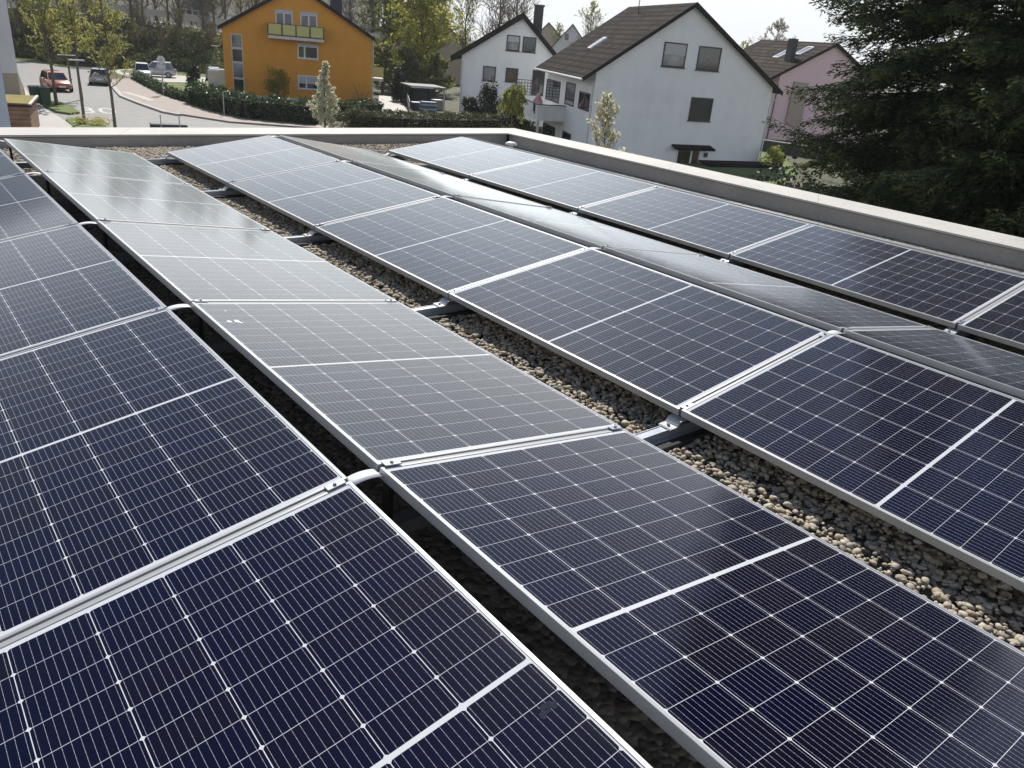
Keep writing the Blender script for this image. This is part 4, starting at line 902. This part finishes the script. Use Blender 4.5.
for k in range(5): b = MB(); b.box(-.75, .75, -.5, .5, .02+k*.2, .17+k*.2); b.build('slat_layer', M_BLUE if k % 2 == 0 else M_LBLUE, rt)
p = onz(420, 103); rt = empty('garden_table', 'cluttered garden table under the dark carport', 'table', p, math.radians(-16)); b = MB(); b.box(-1.1, 1.1, -.5, .5, .72, .78); b.build('tabletop', M_FRAMEW, rt)
for sx in (-1, 1):
    for sy in (-.4, .4): b = MB(); b.box(sx-.03, sx+.03, sy-.03, sy+.03, 0, .717); b.build('leg', M_METALDK, rt)
for k_, (u_, v_, w_, h_, mt_, lb_) in enumerate(((417, 110, .55, .7, M_METALDK, 'dark storage box left of the slatted crate by the carport'), (424, 108, .4, .45, M_FRAMEW, 'small white box between the storage box and the slatted crate'), (437, 110, .5, .95, M_LOT, 'pale tall box right of the slatted crate by the carport'))):
    p = onz(u_, v_); rt = empty('storage_box', lb_, 'box', p, math.radians(-16+k_*9)); b = MB(); b.bevbox(-w_, w_, -.4, .4, 0, h_, .03); b.build('box_body', mt_, rt); b = MB(); b.bevbox(-w_-.03, w_+.03, -.43, .43, h_+.002, h_+.07, .02); b.build('lid', M_METALLT if k_ != 1 else M_BLUE, rt)
A = onz(409.5, 113.5); B_ = onz(404, 94); d = B_-A; rt = empty('board_fence', 'pale blue board fence along the right side of the garden path', 'fence', A, math.atan2(d.y, d.x))
n = int(d.length/.28); b = MB()
for k in range(n): b.box(k*.28, k*.28+.24, -.02, .02, .08, 1.15)
b.build('boards', M_LBLUE, rt); b = MB()
for z in (.3, .9): b.box(0, d.length, .022, .07, z, z+.08)
b.build('rails', M_WOODDK, rt)

# ------------------------------------------------------------------ bank with the main road, bridge, hill behind
base_px = [(-260, 40), (-60, 52), (20, 57), (70, 66), (130, 68.5), (180, 71.5), (226, 75), (290, 79), (380, 84)]
top_px = [(-260, -20), (-60, 3), (20, 10), (70, 14), (130, 19.5), (180, 26.5), (226, 33), (290, 39), (380, 46)]
rows = [[] for _ in range(6)]
for (u, v), (u2, v2) in zip(base_px, top_px):
    p = onz(u, v); hd = math.hypot(p.x-CAM[0], p.y-CAM[1]); t1 = atd(u2, v2, hd+15); t2 = atd(u2, v2, hd+27); t2.z = t1.z+.1; t3 = atd(u2, v2, hd+60); t3.z = t1.z+9; t4 = atd(u2, v2, hd+140); t4.z = t1.z+22
    p0 = p.copy(); p0.z = ZG-.3; rows[0].append(p0); rows[1].append(t1); rows[2].append(t2); rows[3].append(t3); rows[4].append(t4); e_ = t4.copy(); e_ = e_+Vector((e_.x, e_.y, 0))*.6; e_.z = ZG-1; rows[5].append(e_)
b = MB(); n = len(base_px); b.add([q for r in rows for q in r], [(k*n+i, k*n+i+1, (k+1)*n+i+1, (k+1)*n+i) for k in range(5) for i in range(n-1)]); tag(b.build('embankment', M_BANK), kind='structure')
b = MB(); n2 = 2; rr = [[p.lerp(q, .12)+Vector((0,0,.06)) for p, q in zip(rows[1], rows[2])], [p.lerp(q, .9)+Vector((0,0,.06)) for p, q in zip(rows[1], rows[2])]]
b.add([q for r in rr for q in r], [(i, i+1, n+i+1, n+i) for i in range(n-1)]); tag(b.build('main_road', M_ASPH), kind='structure')
def polyat(pts, t):
    x = t*(len(pts)-1); i = min(int(x), len(pts)-2); return pts[i].lerp(pts[i+1], x-i)
rt = empty('guard_rail', 'pale guard rail and railing along the main road on top of the bank', 'guard rail', rows[1][4]); o0 = rows[1][4]
b = MB(); pts = [p+Vector((0,0,.9))-o0 for p in rows[1]]
for i in range(len(pts)-1):
    a_, c_ = pts[i], pts[i+1]; b.add([a_, c_, c_+Vector((0,0,.85)), a_+Vector((0,0,.85)), a_+Vector((.03,.12,0)), c_+Vector((.03,.12,0)), c_+Vector((.03,.12,.85)), a_+Vector((.03,.12,.85))], [(0,1,2,3),(7,6,5,4),(3,2,6,7),(1,0,4,5)])
b.build('rail_beam', M_SLAB, rt)
b = MB()
for k in range(90): q = polyat(rows[1], k/89)-o0+Vector((0, .2, 0)); b.box(q.x-.07, q.x+.07, q.y-.05, q.y+.05, q.z-.3, q.z+.9)
b.build('rail_posts', M_METALLT, rt)['kind'] = 'stuff'
b = MB(); far = [p.lerp(q, .95) for p, q in zip(rows[1], rows[2])]
for z in (.9, 1.6, 2.3): b.tube([p-o0+Vector((0,0,z)) for p in far], .07, 4)
for k in range(60): q = polyat(far, k/59)-o0; b.box(q.x-.06, q.x+.06, q.y-.06, q.y+.06, q.z-.2, q.z+2.5)
b.build('railing', M_METALLT, rt)
# concrete overpass at the far left
c = atd(8, 14, 150); e = atd(46, 17, 165); d = Vector((e.x-c.x, e.y-c.y, 0)); rt = empty('road_bridge', 'grey concrete road bridge with railing and bluish screens at upper left', 'bridge', (c.x, c.y, c.z), math.atan2(d.y, d.x))
b = MB(); b.box(-45, d.length+2, -4, 4, -1.2, .4); b.build('deck', M_PARA, rt); b = MB(); b.box(-45, d.length+2, -4.25, -4.003, -.2, .75); b.build('edge_beam', M_SLAB, rt)
b = MB()
for k in range(16): b.box(-40+k*3.6, -39.9+k*3.6, -4.2, -4.1, .75, 2.6)
b.box(-45, d.length+2, -4.19, -4.11, 1.7, 1.8); b.build('railing', M_METALLT, rt)
b = MB(); b.box(-45, d.length+1, 3.6, 3.7, .6, 5.5); b.build('glass_screen', M_LBLUE, rt)
for xx in (-30, -12, d.length-3): b = MB(); b.box(xx-.6, xx+.6, -2.5, 2.5, -9, -1.203); b.build('pier', M_PARA, rt)

# ------------------------------------------------------------------ trees
def interp(pts, t):
    x = max(0, min(1, t))*(len(pts)-1); i = min(int(x), len(pts)-2); return pts[i].lerp(pts[i+1], x-i)
def tree(name, label, cat, base, h, r0, start=.25, nl=22, limb=lambda t: 2.0, up=(.4, 1.0), ntw=5, nsub=3, nleaf=0, lsize=.12, lmat=None, bark=None, twr=.018, group=None, seed=1, lean=(0, 0), jl=.25, fork=0, hang=0.0):
    R_ = random.Random(seed); g = np.random.default_rng(seed); rt = empty(name, label, cat, base, 0, group)
    b = MB(); b.smooth = True; trunk = [Vector((lean[0]*t*h+R_.uniform(-.03, .03)*h*t*.6, lean[1]*t*h+R_.uniform(-.03, .03)*h*t*.6, t*h)) for t in [k/8 for k in range(9)]]
    b.tube(trunk, [r0*(1-.93*(k/8)**.9)+.006 for k in range(9)], 7); tw = MB(); P = []
    for i in range(nl):
        t = start+(1-start)*((i+R_.random())/nl)*.98; s = interp(trunk, t); az = i*2.39996+R_.uniform(-.4, .4); L = limb(t)*R_.uniform(.75, 1.15); el = R_.uniform(*up)
        d = Vector((math.cos(az)*math.cos(el), math.sin(az)*math.cos(el), math.sin(el))); pts = [s]; dd = d.copy()
        for k in range(4): dd = (dd+Vector((R_.uniform(-.2, .2), R_.uniform(-.2, .2), R_.uniform(-.02, .28)-hang*.5))).normalized(); pts.append(pts[-1]+dd*L/4)
        rl = max(twr*1.3, r0*.42*(1-t*.75)); b.tube(pts, [rl, rl*.8, rl*.6, rl*.4, twr*.8], 5)
        for j in range(ntw):
            q = R_.uniform(.25, 1.0); s2 = interp(pts, q); v = Vector((R_.gauss(0, 1), R_.gauss(0, 1), R_.gauss(.35-hang*2, .7))).normalized(); v = (v+dd*.8).normalized(); l2 = L*R_.uniform(.22, .45)
            p2 = [s2, s2+v*l2*.5+Vector((0, 0, .03-hang*.1))*l2, s2+v*l2+Vector((0, 0, .1-hang*.6))*l2]; tw.tube(p2, [twr, twr*.8, twr*.5], 3, False)
            for m_ in range(nsub):
                s3 = interp(p2, R_.uniform(.2, 1)); v3 = (v+Vector((R_.gauss(0, .7), R_.gauss(0, .7), R_.gauss(.2-hang, .6)))).normalized(); e3 = s3+v3*l2*R_.uniform(.3, .6); tw.tube([s3, e3], [twr*.7, twr*.4], 3, False); P.append((s3, e3))
            P.append((p2[0], p2[2]))
    trk = b.build('trunk', bark or M_BARK, rt)
    ch = tw.build('crown', bark or M_TWIG, rt)
    if nleaf and P:
        idx = g.integers(0, len(P), nleaf); A_ = np.array([p[0] for p in P])[idx]; B2 = np.array([p[1] for p in P])[idx]; tt = g.random((nleaf, 1))**.7
        leaves('foliage', A_+(B2-A_)*tt+g.normal(0, jl*lsize*2, (nleaf, 3)), lsize, lmat, rt, g=g)
    return rt
cone = lambda w_, p=.8: (lambda t: w_*(1.03-t)**p)
dome = lambda w_: (lambda t: w_*math.sin(math.pi*min(1, .22+.74*t))**.8)
tree('young_tree', 'slender budding street tree beside the copper car and bins', 'tree', onz(57, 107), 10.5, .13, .26, 36, dome(2.2), (.5, 1.1), 7, 4, 13000, .055, M_LBUD, M_BARKY, .014, seed=3)
tree('young_tree', 'slender budding street tree nearest the far parapet', 'tree', onz(116, 136), 9.5, .10, .28, 36, dome(1.7), (.3, 1.0), 7, 4, 9500, .045, M_LBUD, M_BARKY, .012, seed=5)
tree('young_tree', 'budding street tree standing behind the grey street lamp', 'tree', onz(82, 100), 10, .11, .3, 32, dome(2.0), (.5, 1.1), 7, 4, 11000, .055, M_LBUD, M_BARKY, .014, seed=8)
tree('blossom_tree', 'small conical tree covered in cream blossom before the orange house', 'tree', onz(325, 133), 4.75, .07, .06, 64, lambda t: max(.22, 1.45*min(1, .65+1.6*t)*(1.04-t)**1.15), (.0, .55), 6, 3, 8500, .075, M_LBLOS, M_BARKY, .012, seed=11)
c = atd(601, 175, 30); zt = atd(601, 97, 30).z
tree('blossom_tree', 'small cream blossoming tree beside the gable of the large white house', 'tree', (c.x, c.y, ZG), zt-ZG, .06, .12, 56, cone(1.75, .6), (.4, 1.1), 6, 3, 3400, .055, M_LBLOS, M_BARKY, .008, seed=12)
pb = onz(420, 104); pb = Vector(CAM)+(pb-Vector(CAM))*1.25; pb.z = ZG
tree('maple_tree', 'broad yellow green spring tree between orange house and white house', 'tree', pb, 12.5, .26, .18, 56, dome(5.2), (.0, .8), 9, 4, 15000, .17, M_LSPR, M_BARK, .025, seed=21)
pb2 = onz(391, 100); pb2 = Vector(CAM)+(pb2-Vector(CAM))*1.3; pb2.z = ZG
tree('olive_green_tree', 'dull olive green tree right behind the orange house', 'tree', pb2, 13, .22, .12, 50, dome(3.4), (.2, .9), 8, 4, 12000, .15, M_LOLV, M_BARK, .022, seed=22)
pb3 = onz(372, 96); pb3 = Vector(CAM)+(pb3-Vector(CAM))*1.55; pb3.z = ZG
tree('olive_green_tree', 'thin olive tree showing above the right roof slope of the orange house', 'tree', pb3, 14, .22, .2, 36, dome(4.0), (.3, .9), 7, 4, 4500, .17, M_LOLV, M_BARK, .026, seed=23)
for k_, (u_, dd_, hh_, lb_) in enumerate(((383, 104, 7.2, 'dark evergreen tree right beside the orange house side balcony'), (408, 108, 7.0, 'dark evergreen tree behind the carport, left of the maple trunk'), (436, 104, 6.6, 'dark evergreen tree behind the carport, beside the left white house'))):
    c = atd(u_, 50, dd_); tree('evergreen_tree', lb_, 'tree', (c.x, c.y, ZG), hh_*.72, .2, .05, 40, lambda t: 2.6*(1.02-t)**.5, (-.1, .6), 7, 3, 9000, .15, M_LOLV, M_BARK, .03, seed=60+k_)
# bare trees behind the houses
bare = tree('bare_tree', 'x', 'tree', (0, 0, 0), 15, .26, .12, 46, dome(5.0), (.55, 1.2), 8, 4, 0, bark=M_TWIG, twr=.03, seed=31)
bare2 = tree('bare_tree', 'x', 'tree', (0, 0, 0), 15, .22, .25, 40, dome(3.8), (.45, 1.1), 8, 4, 1500, .13, M_LBUD, M_TWIG, .028, seed=32)
def put(rt, p, s, rz, label, group=None, fresh=False):
    o = rt if fresh else dup(rt); o.location = p; o.scale = (s, s, s); o.rotation_euler = (0, 0, rz); o['label'] = label
    if group: o['group'] = group
    return o
def far(u, dist, z=ZG): q = atd(u, 50, dist); q.z = z; return q
put(bare, far(497, 112), 1.05, .3, 'bare dense tree rising directly behind the roof of the left white house', fresh=True)
put(bare2, far(465, 120), .95, 1.3, 'bare tree left of the white house roof, beside the yellow green maple', fresh=True)
put(bare, far(514, 118), 1.05, 2.1, 'bare tree behind the roof ridge of the left white house')
put(bare2, far(589, 150), .95, 4.2, 'bare tree against the sky above the small pale house')
put(bare2, far(557, 165), .72, 5.2, 'small bare tree right of the black chimney')
put(bare, far(350, 140), 1.0, 4.0, 'bare tree above the right roof slope of the orange house')
put(bare2, far(440, 150), 1.05, 2.2, 'bare tree behind the dark roofed house')
put(bare2, far(745, 105), .62, 3.2, 'bare tree behind the right roof slope of the large white house')
tree('blossom_tree', 'white blossoming tree behind the roof of the pink house', 'tree', far(774, 108), 12.0, .2, .25, 34, dome(3.2), (.2, .9), 7, 4, 2600, .11, M_LBLOS2, M_TWIG, .024, seed=41)
c = atd(829, 140, 62); tree('bare_tree', 'slim bare tree in front of the pink house wall', 'tree', (c.x, c.y, ZG), 6.5, .09, .15, 26, dome(2.0), (-.1, .4), 5, 2, 0, bark=M_TWIG, twr=.014, seed=42)
c = atd(512, 120, 60); wl_ = Vector((c.x, c.y, ZG)); wz_ = atd(512, 76, 60).z-ZG
tree('weeping_willow', 'bright yellow green weeping shrub before the left white house', 'tree', wl_, wz_*.93, .09, .62, 34, lambda t: 1.0, (.1, .7), 8, 4, 4200, .07, M_LWILL, M_BARKY, .010, seed=43, hang=1.0)
# trees on and beyond the bank
k = 0; GB = 'leafless trees on the bank and hill'; LB = 'grey leafless tree among the wood on the bank above the parked cars'
for i in range(26):
    u = -30+i*10.5+rnd.uniform(-4, 4); t = (i+.5)/26
    j = i % 3; base = polyat(rows[1], .12+.80*t) if j == 0 else (polyat(rows[0], .12+.8*t).lerp(polyat(rows[1], .12+.8*t), .75) if j == 1 else polyat(rows[2], .12+.8*t))
    o = put(bare2 if i % 2 else bare, base+Vector((0,0,-.3)), rnd.uniform(.7, 1.0), rnd.uniform(0, 6), LB, GB)
for i in range(40):
    t = rnd.random(); q = polyat(rows[2], .1+.85*t).lerp(polyat(rows[3], .1+.85*t), rnd.random()) if i < 22 else polyat(rows[3], .1+.85*t).lerp(polyat(rows[4], .1+.85*t), rnd.random()*.6)
    put(bare if i % 2 else bare2, q+Vector((0,0,-.3)), rnd.uniform(.8, 1.15), rnd.uniform(0, 6), LB, GB)
for i in range(44):
    t = rnd.random(); q = polyat(rows[0], .08+.85*t).lerp(polyat(rows[1], .08+.85*t), rnd.uniform(.2, .72)); o = put(bare if i % 2 else bare2, q+Vector((0,0,-.3)), rnd.uniform(.22, .42), rnd.uniform(0, 6), 'leafless brown bush among the thicket on the bank', 'leafless bushes on the bank')
    o['category'] = 'bush'; o.name = 'bare_bush'
# thicket covering the bank
C = []; 
for i in range(420):
    t = rnd.random(); s = rnd.random()*.86; q = polyat(rows[0], .05+.9*t).lerp(polyat(rows[1], .05+.9*t), s); r = rnd.uniform(.7, 1.6); n = int(170*r)
    v = rand_unit(n)*(rng.random((n, 1))**.4)*np.array([r, r, r*.8]); C.append(v+np.array([q.x, q.y, q.z+r*.25]))
C = np.concatenate(C); o = leaves('thicket', C, .2, M_LBANK, None); tag(o, 'dense brownish green thicket covering the bank', 'thicket', kind='stuff')

# hedges and shrubs
def shrub(name, label, base, r, h, mat, size, n, stem=True, pw=.45, seed=0, cat='shrub', shape=1.0):
    g = np.random.default_rng(seed+100); rt = empty(name, label, cat, base); b = MB(); R_ = random.Random(seed)
    P = []; nc = 26
    for i in range(nc):
        az = R_.uniform(0, 6.28); t = R_.random(); rr = r*R_.uniform(.15, .85)*(1-shape*max(0, t-.35)); e = Vector((math.cos(az)*rr, math.sin(az)*rr, h*(.15+.8*t)))
        b.tube([(0, 0, 0), (e.x*.4, e.y*.4, e.z*.55), tuple(e)], [.03, .022, .01], 4)
        m_ = n//nc; v = rand_unit(m_, g)*(g.random((m_, 1))**pw)*np.array([r*.38, r*.38, h*.2])*R_.uniform(.7, 1.25); P.append(v+np.array(e))
    b.build('stems', M_TWIG, rt); P = np.concatenate(P); P[:,2] = np.maximum(P[:,2], .02); leaves('foliage', P, size, mat, rt, g=g); return rt
def hedge(name, label, pts, wd, h, mat, size, dens, z0=0.0, rough=.12):
    pts = [onz(*p) if len(p) == 2 else Vector(p) for p in pts]; o0 = pts[0]; rt = empty(name, label, 'hedge', (o0.x, o0.y, ZG+z0)); b = MB(); P = []
    L = []; R_ = []
    for i, p in enumerate(pts):
        t = (pts[min(i+1, len(pts)-1)]-pts[max(i-1, 0)]).normalized(); n = Vector((-t.y, t.x, 0))*wd*.38; L.append(p+n-o0); R_.append(p-n-o0)
    for i in range(len(pts)-1):
        q = [R_[i], R_[i+1], L[i+1], L[i]]; b.prism([(p.x, p.y) for p in q], 0, h*.86)
    b.build('branches', M_WOODDK, rt)
    for i in range(len(pts)-1):
        a, c = pts[i]-o0, pts[i+1]-o0; ln = (c-a).length; n = int(ln*(wd+2*h)*dens); t = (c-a).normalized(); nn = Vector((-t.y, t.x, 0))
        s = rng.random(n)*1.04-.02; prm = rng.random(n)*(wd+2*h); bump_ = rough*np.sin(s*ln*3.1+i)+rough*np.sin(s*ln*7.7)*.6+rng.normal(0, rough*.8, n)
        side = np.where(prm < h, -1, np.where(prm < h+wd, 0, 1)); x = np.where(side == 0, (prm-h)/wd-.5, side*.5)*wd; z = np.where(side == -1, prm, np.where(side == 0, h, prm-h-wd))
        ca = np.clip((z/h-.75)/.25, 0, 1)**2; x = x*(1-.16*ca)+np.where(side == 0, 0, side*bump_*.5); z = np.where(side == 0, z+bump_, z*(1+bump_*.1))
        p = np.outer(1-s, np.array(a))+np.outer(s, np.array(c))+np.outer(x, np.array(nn)); p[:,2] = z; P.append(p)
    leaves('foliage', np.concatenate(P), size, mat, rt); return rt
hedge('laurel_hedge', 'dark glossy laurel hedge along the pavement before the orange house', [(196, 104.5), (222, 112.5), (250, 119), (285, 122.5), (318, 125)], 1.5, 1.5, M_LHEDGE, .10, 95, .05, .16)
hedge('low_hedge', 'low thin hedge between reddish pavement and lawn by the parking area', [(136, 80), (150, 87.5), (165, 95), (180, 100.5), (193, 104)], .8, .68, M_LHEDGE, .08, 110, .05, .14)
hedge('clipped_hedge', 'long olive clipped hedge with rounded end beyond the far parapet', [(352, 136), (400, 139), (450, 139.5), (492, 139)], 2.4, 1.75, M_LBOX, .075, 150, .0, .08)
shrub('clipped_bush', 'rounded olive clipped bush at the left end of the clipped hedge', onz(357, 137), 1.5, 1.75, M_LBOX, .06, 5200, seed=17, shape=.15)
hedge('laurel_hedge', 'dark hedge right of the cream blossom tree', [(332, 119), (352, 118), (378, 116)], 1.2, 1.2, M_LHEDGE, .09, 95, .0, .15)
shrub('forsythia_bush', 'yellow flowering bush against the orange wall', onz(277, 103), 1.35, 3.0, M_LFORS, .075, 2600, seed=1, shape=.2)
shrub('bare_bush', 'brownish bare bush at the right corner of the orange house', onz(361, 108), 1.8, 2.5, M_LOLV, .035, 700, seed=2, shape=.2)
shrub('round_bush', 'small round dark bush on the lawn by the parking area', onz(193.5, 84), .95, 1.75, M_LDARK, .10, 1600, seed=3)
shrub('dark_shrub', 'tall pointed dark evergreen shrub before the left white house', onz(486, 128), 1.3, 3.5, M_LDARK, .085, 4600, seed=4)
shrub('dark_shrub', 'broad dark evergreen shrub left of the pointed one, behind the clipped hedge', onz(469, 128), 1.5, 2.3, M_LDARK, .085, 3800, seed=5)
shrub('dark_shrub', 'low dark evergreen shrub under the yellow green weeping shrub', onz(508, 128), 1.2, 2.3, M_LDARK, .08, 3200, seed=6)
shrub('garden_shrub', 'low olive shrubs below the corner balcony of the white house', onz(522, 133), 2.2, 1.1, M_LBOX, .08, 2400, seed=7)
shrub('yellow_bush', 'rounded bright yellow green bush right of the large white gable', onz(774, 168), 1.25, 1.5, M_LWILL, .07, 2600, seed=8)
shrub('dark_shrub', 'dark evergreen shrub between garden path and carport', onz(398, 101), 1.2, 3.4, M_LDARK, .10, 3000, seed=9)
c = atd(775, 195, 27); 
for k, (u, v, r, h) in enumerate(((770, 196, 1.5, 2.2), (800, 200, 1.6, 2.6))):
    c = atd(u, 180, 27); shrub('garden_shrub', ('leftmost' if k == 0 else 'right hand')+' low dark green shrub under the spruce branches', (c.x, c.y, ZG), r, atd(u, 178-k*6, 27).z-ZG, M_LDARK, .06, 3000, seed=20+k)
A = onz(66, 126); rt = empty('flower_bed', 'low clumps of pale yellow flowers at the foot of the street trees', 'flowers', (A.x, A.y, ZG+.14)); rt.empty_display_size = .1
P = []; 
for u, v in ((80, 125.5), (83, 126), (96, 127), (103, 127.5), (99, 126.5)):
    q = onz(u, v)-A; n = 160; P.append(np.array([q.x, q.y, .18])+rng.normal(0, 1, (n, 3))*np.array([.28, .28, .13]))
mf_ = leafmat('yellow_flowers', (.5, .42, .06), (.72, .68, .42), .2)
leaves('flower_heads', np.concatenate(P), .06, mf_, rt)['kind'] = 'stuff'
b = MB(); [b.tube([tuple(p[0]*np.array([1,1,0])), tuple(p[0])], .01, 4) for p in P]; b.build('stems', M_LHEDGE, rt)['kind'] = 'stuff'

# ------------------------------------------------------------------ spruces on the right
def spruce(label, base, h, rad, seed, zmax=40.0, dz=.25, tips=.34):
    R_ = random.Random(seed); g = np.random.default_rng(seed); rt = empty('spruce_tree', label, 'tree', base); b = MB(); b.smooth = True
    b.tube([(0, 0, h*k/8) for k in range(9)], [.28*(1-k/8.3) for k in range(9)], 8); C = []; A_ = []; B_ = []; tipC = []
    z = .6
    while z < min(h-.3, zmax):
        nb = R_.randint(5, 7); a0 = R_.uniform(0, 6.28)
        for i in range(nb):
            L = (rad*(1-z/h)**.55+.2)*R_.uniform(.68, 1.10)*(.84+.16*min(1, z/6)); az = a0+i*6.283/nb+R_.uniform(-.35, .35); dr = Vector((math.cos(az), math.sin(az), 0)); sd_ = Vector((-dr.y, dr.x, 0)); z1 = z+R_.uniform(-.3, .3)
            droop = R_.uniform(.10, .38)*(.5+L/rad); lift = R_.uniform(.08, .26)
            fn = lambda s: dr*(L*s)+Vector((0, 0, z1+L*(.10*s-droop*s*s*1.0+lift*s**4)))
            b.tube([fn(k/5) for k in range(6)], [.035, .028, .02, .014, .008, .005], 5)
            s = .14
            while s < 1.0:
                p0 = fn(s); tl = min(1.0, .16+.50*L*(1-s)*(.55+.45*math.sin(math.pi*min(1, s*1.2))))*R_.uniform(.7, 1.15)
                for sg in (-1, 1):
                    d2 = (dr*.75+sd_*sg*R_.uniform(.6, 1.0)+Vector((0, 0, R_.uniform(-.42, -.05)))).normalized(); e = p0+d2*tl
                    n = max(8, int(tl*46)); t = np.linspace(.05, 1.02, n)[:,None]; pc = np.array(p0)+(np.array(e)-np.array(p0))*t; pc[:,2] -= (t[:,0]**2)*tl*.22; pc += g.normal(0, .035, pc.shape); pc[:,2] -= np.abs(g.normal(0, .06, n))
                    ax = np.array(d2)[None]+g.normal(0, .42, (n, 3)); ax /= np.linalg.norm(ax, axis=1, keepdims=True); sz = .066*(.7+.7*g.random((n, 1)))
                    bx = np.cross(ax, rand_unit(n, g)); bx /= np.linalg.norm(bx, axis=1, keepdims=True)+1e-9
                    C.append(pc); A_.append(ax*sz); B_.append(bx*sz*.24); tipC.append((t[:,0] > .72) & (g.random(n) < tips*4*max(0, s-.2)))
                s += .145/max(L, .7)*1.0
            # tuft at the tip
        z += dz*R_.uniform(.8, 1.25)*(1+.3*(z/h))
    b.build('trunk', M_SPBARK, rt); C = np.concatenate(C); A_ = np.concatenate(A_); B_ = np.concatenate(B_); T = np.concatenate(tipC)
    link('crown', quads_mesh('crown', C[~T], A_[~T], B_[~T]), M_NEEDLE, rt); link('young_shoots', quads_mesh('young_shoots', C[T], A_[T], B_[T]), M_NEEDLE2, rt)
    return rt
c = atd(943, 150, 23.5); spruce('huge dark green spruce with drooping branches beyond the right parapet', (c.x, c.y, ZG), 24, 4.65, 51)
c = atd(1090, 150, 20); spruce('second dark spruce cut off by the right picture edge', (c.x, c.y, ZG), 19, 5.0, 52)

# ------------------------------------------------------------------ air: thin even haze round the whole place
mh = bpy.data.materials.new('thin_haze'); mh.use_nodes = True; th_ = mh.node_tree; th_.nodes.remove(th_.nodes['Principled BSDF'])
pv = th_.nodes.new('ShaderNodeVolumePrincipled'); pv.inputs['Color'].default_value = (.86, .92, 1, 1); pv.inputs['Density'].default_value = .0002; pv.inputs['Anisotropy'].default_value = .35
th_.links.new(pv.outputs[0], th_.nodes['Material Output'].inputs['Volume'])
b = MB(); b.box(-1000, 1600, -1000, 1600, ZG-2, 48); tag(b.build('haze', mh), kind='stuff')
